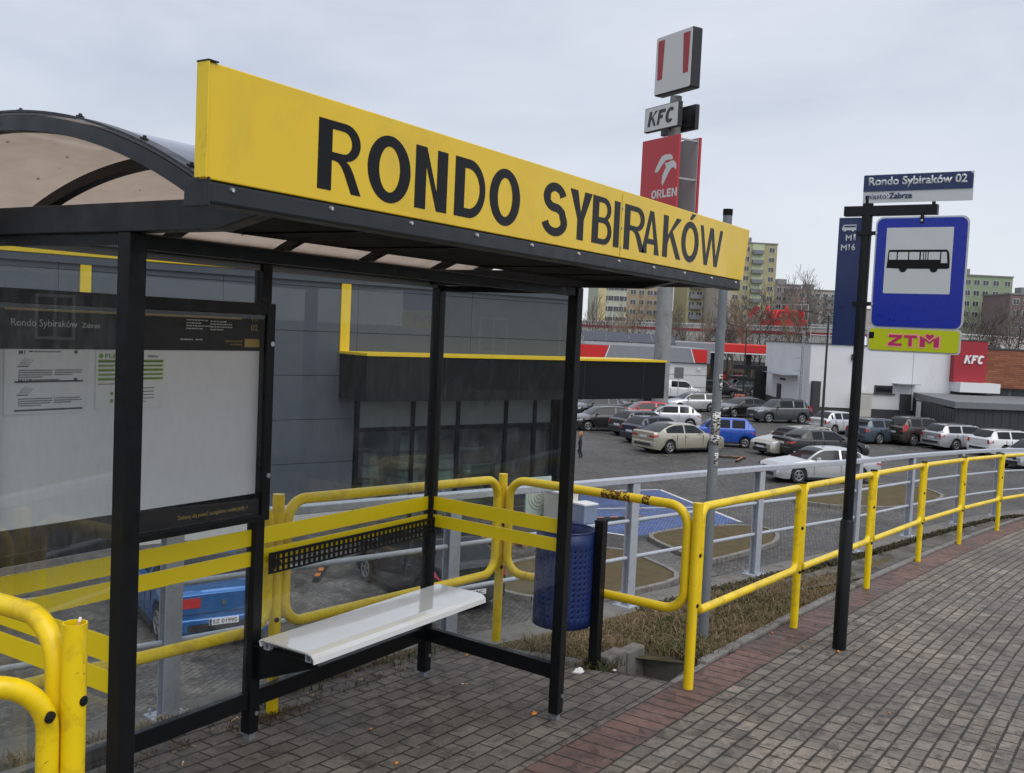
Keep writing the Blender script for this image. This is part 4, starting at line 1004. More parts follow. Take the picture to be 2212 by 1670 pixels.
def ground_line(name, pts, w):
    b = MB()
    for a, c in zip(pts, pts[1:]):
        a = Vector((*a, LOT+.009)); c = Vector((*c, LOT+.009)); u = (c-a).normalized(); n = Vector((-u.y, u.x, 0))*w/2
        b.add([a-n, c-n, c+n, a+n], [(0, 1, 2, 3)])
    o = b.build(name, LINE); o['kind'] = 'structure'
ground_line('white_line', [bq[1], bq[2], bq[3]], .14)
ground_line('white_line', [Lp(1238, 1100), Lp(1510, 1096)], .12)
ground_line('white_line', [bq[0], bq[4]], .14)
ground_line('white_line', [Lp(1345, 1083), Lp(1372, 1080)], .25)
ground_line('white_line', [Lp(1500, 1131), Lp(1530, 1128)], .25)
ISL = mat('island dead grass', (.105, .080, .045), .95, var=.35, vs=3, dirt=(.085, .085, .035), dirt_s=1.2, dirt_r=(.5, .7), bump=.8, bs=25, geom=True, spec=.15)
def island(name, pix):
    pts = [Lp(*p) for p in pix]; n_ = len(pts); rp_ = []
    for i in range(n_):
        a_, b_, c_ = Vector(pts[i-1]), Vector(pts[i]), Vector(pts[(i+1) % n_]); u_, v_ = b_+(a_-b_)*.3, b_+(c_-b_)*.3
        for k in range(4): t_ = k/3; rp_.append(tuple(u_*(1-t_)**2+b_*2*t_*(1-t_)+v_*t_*t_))
    pts = rp_
    gpoly('grass_island', pts, ISL, None, .085)
    kerb_line('island_kerb', pts+[pts[0]], .13, .12, KERB, lambda x: LOT, 0, 1.0)
island('a', [(1388, 1163), (1480, 1146), (1600, 1140), (1655, 1147), (1682, 1162), (1672, 1180), (1600, 1202), (1520, 1222)])
island('b', [(1700, 1085), (1850, 1056), (1920, 1048), (2000, 1060), (2040, 1076), (2010, 1092), (1930, 1102), (1800, 1098)])
island('c', [(1330, 1186), (1490, 1255), (1300, 1300), (1130, 1300), (1000, 1255), (1130, 1215)])
WPATH = paver_mat('footpath pavers', (.13, .125, .115), (.19, .18, .17), cv='Object', rot=radians(30), wet=.8, gum=False)
gpoly('footpath', [Lp(1340, 1180), Lp(1390, 1168), Lp(1560, 1242), Lp(1495, 1252)], WPATH, None, .006)
# wheel stops
RUB = mat('black rubber', (.015, .015, .016), .75); ORF = mat('orange reflector', (.50, .16, .03), .5)
def wheel_stop(p, rz, label, grp='wheel stops on the car park'):
    t = thing('wheel_stop', label, 'wheel stop', (p[0], p[1], LOT+.005), rz, grp)
    MB().prism([(-.08, 0), (.08, 0), (.05, .10), (-.05, .10)], (-.9, 0, 0), (0, 1, 0), (0, 0, 1), 1.8).build('body', RUB, t)
    for k in (-.75, -.25, .25, .6): MB().box((k, -.055, .101), (k+.28, .055, .106)).build('reflector', ORF, t)
for x, y, r, l in ((1598, 995, 10, 'black and orange wheel stop just right of the grey stickered pole'), (1571, 990, -60, 'black and orange wheel stop at the nose of the champagne car'), (1652, 997, 5, 'black wheel stop in front of the beige estate car'), (695, 1237, 35, 'black and orange wheel stop seen through the bench pane, nearest the store'), (905, 1230, 35, 'black and orange wheel stop seen through glass beside the black hatchback'), (1333, 1124, -35, 'black wheel stop lying on the blue parking bay')):
    wheel_stop(Lp(x, y), radians(r), l)
# ------------------------------------------------------------------ the dark grey store
def plane_hit(x, y, P, az):
    d = at(x, y, D=1)-Vector((0, 0, CAMZ)); n = Vector((-sin(az), cos(az), 0)); P = Vector((P[0], P[1], 0))
    t = (P-Vector((0, 0, 0))).dot(n)/d.dot(n); return Vector((0, 0, CAMZ))+d*t
SAZ = radians(-18.5); SP = Vector((15.74, 20.93, LOT))
ST = thing('store_building', 'dark grey panel clad store with yellow trim and a black canopy over its shop windows', 'store', SP, SAZ)
Mi = (Matrix.Translation(SP) @ Matrix.Rotation(SAZ, 4, 'Z')).inverted()
def sl(x, y, dy=0):
    p = plane_hit(x, y, SP+Vector((sin(SAZ), -cos(SAZ), 0))*dy, SAZ); q = Mi @ p; return q.x, q.z
PANEL = mat('dark grey metal cladding', (.068, .080, .098), .45, var=.06, vs=.7, spec=.35, dirt=(.085, .095, .112), dirt_s=1.3, dirt_r=(.45, .9))
DK = mat('dark joint', (.02, .022, .026), .7)
YTR = mat('yellow trim', (.72, .50, .01), .4, var=.05)
CANO = mat('black canopy panel', (.006, .007, .008), .5, var=.1, spec=.2)
sR = sl(1243, 700)[0]; HT = sl(300, 553)[1]
g0 = sl(768, 1000)[0]; g1 = sl(1188, 1000)[0]
zc0 = sl(800, 868, 1.5)[1]; zc1 = sl(800, 769, 1.5)[1]
cx0 = sl(792, 800, 1.5)[0]; cx1 = sl(1437, 800, 1.5)[0]
core = MB()
core.box((-22, .06, 0), (g0-.1, 14, HT-.1)).box((g0-.1, .06, zc0-.2), (sR, 14, HT-.1)).box((g1+.05, .06, 0), (sR, 14, zc0-.2)).box((g0-.1, 7, 0), (g1+.05, 14, zc0-.2))
core.build('core_wall', DK, ST)
cw = MB(); z = .62
while z < HT-.15:
    z2 = min(z+1.22, HT-.12)
    for (a, b) in ((-22, g0-.1), (g0-.1, sR)):
        if b > g0 and z2 < zc0+.1: continue
        xs_ = [a]; 
        while xs_[-1] < b-4.5: xs_.append(xs_[-1]+4.0)
        xs_.append(b)
        for x0, x1 in zip(xs_, xs_[1:]): cw.box((x0+.006, 0, max(z, zc0-.1 if b > g0 else 0)+.008), (x1-.006, .058, z2-.008))
    z = z2
cw.build('wall_cladding', PANEL, ST)
sd = MB(); sd.box((sR+.002, 0, .62), (sR+.05, 14, HT-.12)).build('side_wall', PANEL, ST)
MB().box((-22, -.02, 0), (g0-.1, .055, .60)).build('plinth', mat('pale plinth', (.42, .42, .41), .8, var=.1), ST)
MB().box((-22, -.08, HT-.12), (sR+.08, .3, HT+.0)).build('parapet_trim', YTR, ST, bevel=.01)
MB().box((-22, -.06, HT-.30), (sR+.06, -.002, HT-.125)).build('parapet_band', PANEL, ST)
for xa, xb in ((172, 196), (738, 758)):
    MB().box((sl(xa, 600)[0], -.05, zc1 if xa > 700 else 3.2), (sl(xb, 600)[0], -.002, HT-.31)).build('yellow_stripe', YTR, ST)
cn = MB().box((cx0, -1.5, zc0), (cx1, -.002, zc1)).build('canopy', CANO, ST)
MB().box((cx0-.03, -1.54, zc1), (cx1+.03, .0, zc1+.07)).build('canopy_trim', YTR, cn)
xj = cx0+2.6
jn = 0
while xj < cx1: MB().box((xj, -1.504, zc0), (xj+.02, -1.5005, zc1-.001)).build('panel_joint', DK, cn); xj += 2.7
SGL = glass('shop glass', (.75, .82, .80), .05, refl=1.9, ds=2)
fl = MB().box((g0-.1, .1, -.02), (g1, 7, .02)).build('shop_floor', mat('shop floor', (.25, .24, .22), .4), ST)
MB().box((g0-.1, 6.9, .02), (g1, 6.98, zc0-.25)).build('shop_back_wall', mat('shop back wall', (.55, .6, .57), .7), ST)
MB().box((g0-.1, .1, zc0-.28), (g1, 6.9, zc0-.21)).build('shop_ceiling', mat('shop ceiling', (.5, .52, .5), .8), ST)
zt2 = sl(900, 925)[1]
MB().box((g0, .02, .08), (g1, .035, zt2-.06)).build('shop_window', SGL, ST)
MB().box((g0, .02, zt2+.06), (g1, .035, zc0-.1)).build('upper_window', mat('grey green shop glass', (.20, .235, .215), .12, var=.15, vs=.5), ST)  # opaque grey-green panes above the transom
fm = MB()
for x in (768, 888, 985, 1088, 1150, 1188):
    s_ = sl(x, 1000)[0]; MB().box((s_-.06, -.04, .02), (s_+.06, .018, zc0-.1)).build('mullion', BLK2, ST)
MB().box((g0, -.03, zt2-.06), (g1, .017, zt2+.06)).build('transom', BLK2, ST)
MB().box((g1+.06, -.3, 0), (g1+.62, .05, zc0-.01)).build('column', CANO, ST)
rn = random.Random(31)
SHC = [mat('shelf goods %s' % n_, c, .6, var=.4, vs=5) for n_, c in (('green', (.12, .2, .15)), ('grey', (.35, .37, .36)), ('brown', (.15, .09, .05)), ('teal', (.25, .42, .38)), ('white', (.6, .62, .6)))]
x = g0+.4
while x < g1-1.2:
    w_ = rn.uniform(.5, 1.3); h_ = rn.uniform(1.0, 2.4); y_ = rn.uniform(1.2, 3.5)
    b = MB()
    for k in range(4): b.box((x, y_, .03+h_*k/4+.01), (x+w_*rn.uniform(.7, 1), y_+.45, .03+h_*(k+1)/4-.06), rn.randint(0, 4))
    b.box((x-.03, y_+.46, .03), (x+w_+.03, y_+.5, h_+.06), 1)
    b.build('shelf_display', SHC, ST); x += w_+rn.uniform(.15, .9)
# goods standing in front of the store
PAL = mat('pallet wood', (.33, .19, .09), .8, var=.25, vs=8)
def pallet(p, rz, label, n=1):
    t = thing('pallet', label, 'pallet', (p[0], p[1], LOT+.005), rz, 'wooden pallets by the store')
    for k in range(5): MB().box((-.6, -.4+k*.165, .12), (.6, -.3+k*.165, .144)).build('top_board', PAL, t)
    for k in (-.4, -.06, .28): 
        MB().box((-.6, k, 0), (.6, k+.12, .02)).build('bottom_board', PAL, t)
        for j in (-.6, -.07, .46): MB().box((j, k+.005, .0205), (j+.14, k+.115, .1195)).build('block', PAL, t)
    return t
pallet(Lp(1118, 1172), .3, 'empty wooden pallet behind the blue litter bin near the store corner')
pallet(Lp(1062, 1168), .25, 'wooden pallet standing left of the fence corner post by the store')
RUG = thing('patterned_panel', 'pale green panel with a round medallion pattern leaning by the store column', 'patterned panel', (*Lp(1160, 1116), LOT), SAZ)
MB().box((-.5, -.03, .05), (.5, .03, 1.25)).build('board', mat('pale green board', (.42, .50, .45), .7), RUG)
b = MB()
for r_ in (.40, .30, .18, .07): 
    n_ = 32; b.tube([(r_*cos(2*pi*k/n_)*(1+.05*(k % 2)), -.036, .65+r_*sin(2*pi*k/n_)*(1+.05*(k % 2))) for k in range(n_)], .012, 6, closed=True)
b.build('medallion', mat('tan pattern', (.42, .36, .24), .7), RUG)
def crate(px, py, sz, m, label, h):
    p = Lp(px, py); t = thing('box', label, 'box', (*p, LOT), SAZ)
    MB().box((-sz/2, -sz/2, .0), (sz/2, sz/2, h)).build('body', m, t, bevel=.02); MB().box((-sz/2-.02, -sz/2-.02, h+.001), (sz/2+.02, sz/2+.02, h+.06)).build('lid', WPAINT, t, bevel=.01)
crate(1210, 1122, .75, mat('pale carton', (.55, .54, .50), .8), 'pale carton under the store canopy right of the column', .85)
crate(1262, 1128, .55, mat('grey blue tub', (.20, .25, .33), .6), 'grey blue tub with white lid standing behind the litter bin', .55)
# ------------------------------------------------------------------ cars
def paint(name, c, metal=.35, rough=.28): return mat('paint '+name, c, rough, metal=metal, var=.015, vs=.8, coat=.6)
CGL = mat('car glass', (.010, .013, .015), .05, var=.2, spec=.42)
TYRE = mat('tyre rubber', (.018, .018, .019), .8); RIM = mat('alloy rim', (.38, .39, .40), .35, metal=.7); HUBK = mat('wheel well black', (.006, .006, .007), .9)
REDL = mat('red lamp', (.42, .012, .015), .15, coat=.8); HEADL = mat('headlamp', (.50, .53, .55), .08, metal=.4, coat=1)
PLATE = mat('number plate', (.62, .63, .64), .5); TRIM = mat('black car trim', (.02, .02, .021), .55); CHR = mat('chrome', (.6, .6, .62), .15, metal=1)
KIND = {   # L, W, H, wheel r, front axle, rear axle, base of windscreen, roof front, roof rear, rear glass base, bonnet z0, z1, belt rear, tail top, clearance
 'hatch': (3.98, 1.70, 1.47, .30, .80, 3.28, .92, 1.72, 3.25, 3.80, .66, .93, .99, .97, .20),
 'mini': (3.55, 1.60, 1.55, .28, .70, 3.00, .62, 1.28, 3.02, 3.46, .76, .98, 1.03, 1.0, .21),
 'sedan': (4.80, 1.84, 1.47, .33, .95, 3.76, 1.36, 2.18, 3.45, 4.30, .66, .94, 1.0, 1.02, .19),
 'fastback': (4.80, 1.88, 1.49, .33, .98, 3.80, 1.35, 2.15, 3.35, 4.45, .68, .96, 1.02, 1.06, .19),
 'wagon': (4.70, 1.80, 1.48, .32, .92, 3.62, 1.30, 2.05, 4.15, 4.58, .66, .94, 1.0, .99, .19),
 'suv': (4.42, 1.83, 1.68, .35, .90, 3.56, 1.18, 1.85, 3.75, 4.28, .86, 1.06, 1.13, 1.1, .25),
 'coupe': (4.44, 1.82, 1.43, .33, .92, 3.53, 1.25, 2.05, 3.05, 3.70, .64, .93, 1.0, 1.03, .18),
 'van': (4.40, 1.81, 1.81, .32, .85, 3.58, .78, 1.50, 4.10, 4.36, .86, 1.10, 1.16, 1.14, .21)}
def car_meshes(kind):
    L_, W, H, r, ax0, ax1, w0, w1, r0, r1, bz0, bz1, bz2, tz, cl = KIND[kind]
    hw = W/2; ra = r+.055
    keys = {0, .03, .1, .22, .4, w0, w0+.02, w1, r0, r1, L_-.4, L_-.2, L_-.07, L_-.02, L_}
    bp = (w1+.25+r0)/2-.05
    for k in (bp-.05, bp+.05, w1-.12, r0-.05, r0+.12): keys.add(k)
    for c in (ax0, ax1):
        for k in range(-6, 7): keys.add(c+ra*sin(k*pi/12))
    x = 0
    while x < L_: keys.add(round(x, 3)); x += .22
    xs = sorted(keys); ys = [xs[0]]
    for q in xs[1:]:
        if q-ys[-1] > .018: ys.append(q)
    xs = ys
    def belt(x):
        if x <= w0:
            t = x/w0; return bz0-.06*(1-min(1, x/.12))**2+(bz1-bz0)*(t**.62)
        if x <= r1: return bz1+(bz2-bz1)*(x-w0)/(r1-w0)
        return bz2+(tz-bz2)*min(1, (x-r1)/max(.01, (L_-r1)*.5))-.04*max(0, (x-(L_-.08))/.08)**2
    def top(x):
        if x <= w0 or x >= r1: return None
        if x < w1: t = (x-w0)/(w1-w0); return belt(w0)+.03+(H-.05-belt(w0)-.03)*(1-(1-t)**1.35)
        if x > r0: t = (r1-x)/(r1-r0); return belt(r1)+.03+(H-.035-belt(r1)-.03)*(1-(1-t)**1.45)
        t = (x-w1)/(r0-w1); return H-.05*(1-t)**2*1-.035*t*t-.0*t
    def wid(x):
        f = 1-.17*max(0, (.55-x)/.55)**2.2-.10*max(0, (x-(L_-.5))/.5)**2.2
        return hw*f
    def zb(x):
        z = cl+.05*max(0, (.25-x)/.25)+.06*max(0, (x-(L_-.35))/.35)
        for c in (ax0, ax1):
            if abs(x-c) < ra: z = max(z, r+sqrt(max(0, ra*ra-(x-c)**2))*1.02)
        return z
    ring = []
    for x in xs:
        w = wid(x); b = belt(x); z0 = zb(x); t = top(x)
        P = [(w*.80, z0-.0), (w*.965, z0+.0), (w*.995, max(z0+.02, cl+.14)), (w, max(z0+.04, .30*b+.22)), (w*.985, max(z0+.06, b-.20)), (w*.962, b-.05), (w*.925, b)]
        if t is None:
            for f in (.80, .62, .42, .2, 0): P.append((w*f, b+.035*(1-f*f)*(1 if x > .1 and x < L_-.05 else .3)))
        else:
            k = (t-b)/(H-.9); wr = w*(.90-.155*min(1, max(0, k)/(.62)))
            P += [(w*.905, b+.012), (wr, max(b+.02, t-.075)), (wr*.90, max(b+.025, t-.022)), (wr*.5, t-.003), (0, t)]
        ring.append(P)
    n = len(ring[0]); parts = {'body': MB(), 'side': MB(), 'screen': MB(), 'rearglass': MB()}
    def emit(k, i, j, sgn, off=0):
        q = [(xs[i], *ring[i][j]), (xs[i+1], *ring[i+1][j]), (xs[i+1], *ring[i+1][j+1]), (xs[i], *ring[i][j+1])]
        v = [(L_/2-a, sgn*b, c) for a, b, c in q]
        parts[k].add(v, [(0, 1, 2, 3) if sgn > 0 else (3, 2, 1, 0)])
    for i in range(len(xs)-1):
        xm = (xs[i]+xs[i+1])/2
        for j in range(n-1):
            k = 'body'
            if j == 7 and w0+.22 < xm < r1-(.30 if kind not in ('coupe', 'fastback', 'sedan') else .42):
                if not (bp-.055 < xm < bp+.055) and not (kind in ('wagon', 'suv', 'hatch', 'mini') and r0-.06 < xm < r0+.10) and not (kind == 'van' and xm > bp): k = 'side'
            elif j >= 9 and w0 < xm < w1: k = 'screen'
            elif j >= 9 and r0+.04 < xm < r1-.02: k = 'rearglass'
            for sg in (1, -1): emit(k, i, j, sg)
    for i, flip in ((0, 1), (len(xs)-1, 0)):
        R_ = [(L_/2-xs[i], y, z) for y, z in ring[i]]; Lh = [(x, -y, z) for x, y, z in reversed(R_[:-1])]
        parts['body'].add(R_+Lh, [tuple(range(2*n-1)) if not flip else tuple(range(2*n-2, -1, -1))])
    for k, b in parts.items():           # weld
        mp_ = {}; nv = []; ix = []
        for v in b.v:
            key = tuple(round(c, 4) for c in v)
            if key not in mp_: mp_[key] = len(nv); nv.append(v)
            ix.append(mp_[key])
        b.v = nv; fs = []
        for f in b.f:
            g = []
            for q in f:
                if not g or g[-1] != ix[q]: g.append(ix[q])
            if len(g) > 1 and g[0] == g[-1]: g.pop()
            fs.append(tuple(g))
        b.f = [f for f in fs if len(f) > 2]; b.m = [0]*len(b.f)
    return parts, wid, belt, xs
WHEELS = {}
def make_wheel(r, parent, x, y, sgn):
    t = MB(); w = .105
    prof = [(r*.62, -w*.9), (r*.9, -w), (r*.985, -w*.8), (r, -w*.5), (r, w*.5), (r*.985, w*.8), (r*.9, w), (r*.62, w*.9)]; n = 24
    vs = [(rr*cos(2*pi*k/n), yy, rr*sin(2*pi*k/n)) for rr, yy in prof for k in range(n)]
    fs = [(i*n+k, (i+1)*n+k, (i+1)*n+(k+1) % n, i*n+(k+1) % n) for i in range(len(prof)-1) for k in range(n)]
    fs += [tuple(range(n)), tuple((len(prof)-1)*n+k for k in range(n-1, -1, -1))]
    t.add(vs, fs)
    o = t.build('wheel', TYRE, parent, smooth=40); o.location = (x, y, r)
    m = MB(); yo = sgn*w*.92
    for k in range(5):
        a = 2*pi*k/5+.3; d = Vector((cos(a), 0, sin(a))); s = Vector((-sin(a), 0, cos(a)))
        q = [d*.03-s*r*.10, d*.03+s*r*.10, d*r*.60+s*r*.07, d*r*.60-s*r*.07]
        m.hexa([v+Vector((0, yo, 0)) for v in q], [v+Vector((0, yo+sgn*.012, 0)) for v in q])
    m.tube([Vector((r*.60*cos(2*pi*k/n), yo+sgn*.006, r*.60*sin(2*pi*k/n))) for k in range(n)], .016, 6, closed=True)
    m.tube([Vector((0, yo, 0)), Vector((0, yo+sgn*.016, 0))], r*.14, 10)
    m.build('rim', RIM, o, smooth=30)
PROTO = {}
def make_car(kind):
    L_, W, H, r, ax0, ax1, w0, w1, r0, r1, bz0, bz1, bz2, tz, cl = KIND[kind]
    t = thing('parked_car', 'x', 'car'); parts, wid, belt, xs = car_meshes(kind); P0 = paint('blank', (.5, .5, .5)); h = L_/2
    parts['body'].build('body', P0, t, smooth=38)
    parts['side'].build_each('side_window', CGL, t, smooth=30); parts['screen'].build('windscreen', CGL, t, smooth=50); parts['rearglass'].build('rear_window', CGL, t, smooth=50)
    b = MB(); b.box((h-L_+.25, -W/2*.72, cl-.02), (h-.25, W/2*.72, .62)); b.build('underbody', HUBK, t)
    for ax in (ax0, ax1):
        for s in (1, -1): make_wheel(r, t, h-ax, s*(wid(ax)-.115), s)
    ins = W/2
    for s in (1, -1):
        # headlamp: a wedge hugging the front corner
        z = bz0-.02
        def fp(x, f, zz, o=0): return (h-x+o, s*(wid(x)*f), zz)
        a = [fp(.012, .50, z-.10, .012), fp(.03, .99, z-.08, .0), fp(.42, 1.006, z-.0), fp(.16, .62, z-.10)]
        c = [fp(.03, .52, z+.035, .012), fp(.08, .98, z+.045), fp(.45, .985, z+.115), fp(.22, .62, belt(.22)+.018)]
        if s < 0: a, c = a[::-1], c[::-1]
        MB().hexa(a[::-1], c[::-1]).build('headlight', HEADL, t, smooth=30)
        zt = tz-.12
        a = [fp(L_+.012, .58, zt-.12), fp(L_-.0, 1.0, zt-.12), fp(L_-.26, 1.012, zt-.05), fp(L_-.2, .6, zt-.12)]
        hh = .40 if kind in ('suv', 'van') else .10
        if kind in ('hatch', 'mini', 'wagon'): hh = .20
        in_ = .80 if hh > .15 else .56
        if kind == 'coupe': hh = .17; in_ = .50
        a = [fp(L_+.012, in_, zt-.13), fp(L_+.008, 1.0, zt-.13), fp(L_-.24, 1.010, zt-.06), fp(L_-.2, in_, zt-.13)]
        lean = .0 if hh < .3 else .13
        c = [fp(L_+.008-lean, in_-.01, zt-.13+hh), fp(L_+.006-lean, .985 if hh < .15 else .93, zt-.13+hh), fp(L_-.24-lean, .99 if hh < .15 else .95, zt-.10+hh), fp(L_-.2-lean, in_, zt-.13+hh)]
        if s < 0: a, c = a[::-1], c[::-1]
        MB().hexa(a, c).build('taillight', REDL, t, smooth=30)
        mm = MB(); xm = w0+.42; q = Vector((h-xm, s*(wid(xm)*.95), belt(xm)+.09))
        mm.hexa([q+Vector(v) for v in ((-.05, -.0, -.06), (.06, -.0, -.05), (.04, s*.19, -.055), (-.05, s*.2, -.06))][::s], [q+Vector(v) for v in ((-.05, -.0, .05), (.05, -.0, .04), (.03, s*.18, .05), (-.05, s*.19, .06))][::s])
        mm.build('mirror', P0, t, bevel=.02)
        dh = MB()
        for x in (w1+.55, w1+1.45):
            if x < ax1-.1: dh.box((h-x-.10, s*wid(x)*.984-.014, belt(x)-.16), (h-x+.08, s*wid(x)*.984+.014, belt(x)-.135))
        if dh.v: dh.build_each('door_handle', P0, t)
        # sills and shut lines
        b = MB(); b.box((h-ax1+r+.08, s*wid(2)-.05 if s > 0 else -wid(2)-.006, cl-.02), (h-ax0-r-.08, s*wid(2)+.006 if s > 0 else -wid(2)+.05, cl+.07)); b.build('sill', TRIM, t)
        b = MB(); bp = (w1+.25+r0)/2-.05
        for x in (w0+.28, bp, min(r0-.0, ax1-.05)):
            b.box((h-x-.005, s*(wid(x)*.994)-.010, cl+.16), (h-x+.005, s*(wid(x)*.994)+.008, belt(x)-.06))
        b.build_each('door_gap', HUBK, t)
    MB().box((h-.02, -.26, .40), (h+.014, .26, .51)).build('number_plate', PLATE, t)
    MB().box((h-L_-.014, -.26, tz-.36 if kind not in ('sedan', 'coupe', 'fastback') else tz-.30), (h-L_+.02, .26, tz-.25 if kind not in ('sedan', 'coupe', 'fastback') else tz-.19)).build('number_plate', PLATE, t)
    b = MB(); yw = W*.44
    b.hexa([(h-L_-.035, -yw, cl+.17), (h-L_-.035, yw, cl+.17), (h-L_+.12, W*.475, cl+.17), (h-L_+.12, -W*.475, cl+.17)][::-1], [(h-L_-.03, -yw, cl+.40), (h-L_-.03, yw, cl+.40), (h-L_+.12, W*.475, cl+.42), (h-L_+.12, -W*.475, cl+.42)][::-1])
    b.build('rear_bumper', P0, t, bevel=.03, seg=3)
    MB().box((h-L_-.008, -W*.40, tz-.40 if kind in ('hatch', 'mini', 'wagon', 'suv', 'van') else tz-.36), (h-L_+.03, W*.40, tz-.392 if kind in ('hatch', 'mini', 'wagon', 'suv', 'van') else tz-.352)).build('boot_gap', HUBK, t)
    g = MB(); g.prism(rrect(.86, .15, .05), (h+.006, -.0, bz0-.10), (0, 1, 0), (0, 0, 1), .004); g.build('grille', TRIM, t)
    g = MB(); g.prism(rrect(1.05, .16, .06), (h+.012, 0, cl+.14), (0, 1, 0), (0, 0, 1), .004).build('air_intake', TRIM, t)
    g = MB().prism(rrect(1.25, .13, .05), (h-L_-.033, 0, cl+.25), (0, -1, 0), (0, 0, 1), .006).build('lower_bumper', TRIM, t)
    if kind in ('suv', 'wagon'):
        for s in (1, -1): MB().tube([(h-w1-.1, s*W*.33, H-.075), (h-w1-.3, s*W*.335, H-.005), (h-r0+.2, s*W*.335, H+.005), (h-r0-.02, s*W*.33, H-.06)], .02, 8).build('roof_rail', TRIM, t, smooth=40)
    return t
def set_paint(t, m):
    for ch in t.children:
        if ch.name.split('.')[0] in ('body', 'mirror', 'door_handle', 'rear_bumper'):
            ch.material_slots[0].link = 'OBJECT'; ch.material_slots[0].material = m
def car(kind, pm, px, py, az, label, group='cars parked in the car park', p=None):
    if kind not in PROTO: t = PROTO[kind] = make_car(kind)
    else: t = copy_tree(PROTO[kind])
    q = p or Lp(px, py); t.location = (q[0], q[1], LOT+.006); t.rotation_euler = (0, 0, radians(az))
    tag(t, label, 'car', group); set_paint(t, pm); return t
SIL = paint('silver', (.56, .57, .59), .45); SILB = paint('beige silver', (.45, .43, .38), .4); CHAMP = paint('champagne', (.44, .41, .33), .45)
BLKP = paint('black', (.012, .012, .014), .2); DGR = paint('dark grey', (.045, .047, .05), .4); ANT = paint('anthracite', (.065, .07, .078), .4)
BLU = paint('bright blue', (.012, .075, .42), .2); DBL = paint('dark blue', (.012, .018, .05), .3); REDP = paint('red', (.48, .03, .035), .1); WHT = paint('white', (.66, .67, .68), 0)
BLG = paint('blue grey', (.07, .095, .13), .4); BRN = paint('brown', (.06, .048, .042), .4); CYB = paint('metallic blue', (.012, .12, .36), .35)
c1 = car('sedan', SIL, 1768, 1038, 136, 'silver saloon facing left, parked nearest the grey railing by the grass island')
c2 = car('fastback', CHAMP, 1466, 974, -25, 'champagne saloon seen from behind, just left of the grey stickered pole')
c3 = car('hatch', DBL, 1418, 955, -24, 'dark blue hatchback tucked behind the champagne saloon')
c4 = car('hatch', DGR, 1388, 940, -24, 'dark grey crossover with red tail lamp, between the dark blue and dark brown hatchbacks')
c5 = car('hatch', SIL, 1442, 922, 122, 'silver hatchback with its nose by the red car')
c6 = car('hatch', REDP, 1392, 914, 128, 'bright red car in the middle of the parked row')
c7 = car('hatch', paint('dark plum', (.035, .032, .036), .4), 1300, 929, 138, 'dark plum hatchback facing left below the end of the black canopy')
c8 = car('suv', ANT, 1372, 899, 138, 'grey off roader with black roof rails behind the red car')
c9 = car('hatch', paint('night blue', (.02, .026, .038), .3), 1288, 901, 142, 'night blue hatchback directly under the black canopy end')
c10 = car('van', WHT, 1462, 862, -62, 'white panel van in front of the white station wall')
c11 = car('wagon', SIL, 1492, 888, 140, 'silver estate facing left behind the grey stickered pole')
c12 = car('fastback', BLKP, 1602, 900, 148, 'black saloon just right of the grey pole beside the grey off roader')
c13 = car('suv', ANT, 1682, 912, 138, 'grey off roader with silver wheels in front of the white restaurant wall')
c14 = car('mini', BLU, 1556, 962, 116, 'bright blue small tall car right of the grey pole')
c15 = car('wagon', SILB, 1714, 981, 152, 'beige estate with its bonnet towards the railing behind the black saloon')
c16 = car('sedan', BLKP, 1772, 988, -38, 'black saloon seen from behind between beige estate and silver saloon')
c17 = car('hatch', SIL, 1812, 936, -28, 'silver hatchback seen from behind next to the lamp post')
c18 = car('wagon', BLG, 1908, 956, -30, 'blue grey estate seen from behind next to the brown off roader')
c19 = car('suv', BRN, 1985, 960, -33, 'brown off roader with tall red tail lamps')
c20 = car('wagon', paint('light silver', (.50, .51, .53), .5), 2078, 970, -38, 'light silver estate right of the brown off roader')
c21 = car('wagon', WHT, 2182, 984, -38, 'white estate at the right edge of the picture')
c22 = car('hatch', paint('pale silver', (.48, .50, .53), .5), 2232, 1010, 150, 'pale silver car facing left, cut by the right edge of the picture')
q = Lp(478, 1400); a = radians(66)
c23 = car('coupe', CYB, 0, 0, 66, 'metallic blue coupe with plate SZ 0199S seen through the shelter glass', p=(q[0]+cos(a)*2.15, q[1]+sin(a)*2.15))
q = Lp(1020, 1325); a = radians(68)
c24 = car('hatch', BLKP, 0, 0, 68, 'black hatchback seen through the end pane behind the bench', p=(q[0]+cos(a)*1.95, q[1]+sin(a)*1.95))
car('suv', BLKP, 1558, 858, -80, 'black off roader under the red station canopy, nearest the white station wall')
c26 = car('suv', DGR, 1592, 853, 150, 'dark car with a roof box at the fuel pumps')
rb = MB().box((-1.0, -.35, 1.74), (.9, .35, 2.06)).build('roof_box', BLKP, c26, bevel=.1, seg=3)
def own_plate(c, txt):
    for ch in c.children:
        if ch.name.startswith('number_plate') and min(v.co.x for v in ch.data.vertices) < 0:
            vx = min(v.co.x for v in ch.data.vertices); zz = [v.co.z for v in ch.data.vertices]
            text_mesh('lettering', txt, INK, (vx-.0005, .195, min(zz)+.022), (0, -1, 0), (0, 0, 1), w=.42, h=.066, bold=.01, th=.001, parent=ch)
            MB().box((vx-.002, .215, min(zz)+.004), (vx-.0005, .255, max(zz)-.004)).build('blue_band', NAVY, ch)
e_ = MB(); h_ = KIND['sedan'][0]/2
e_.tube([(h_+.016, .085*cos(k*pi/10), .56+.085*sin(k*pi/10)) for k in range(20)], .009, 6, closed=True)
for k in range(3):
    a_ = pi/2+2*pi*k/3; e_.tube([(h_+.016, 0, .56), (h_+.016, .08*cos(a_), .56+.08*sin(a_))], [.014, .004], 6)
e_.build('grille_emblem', CHR, c1)
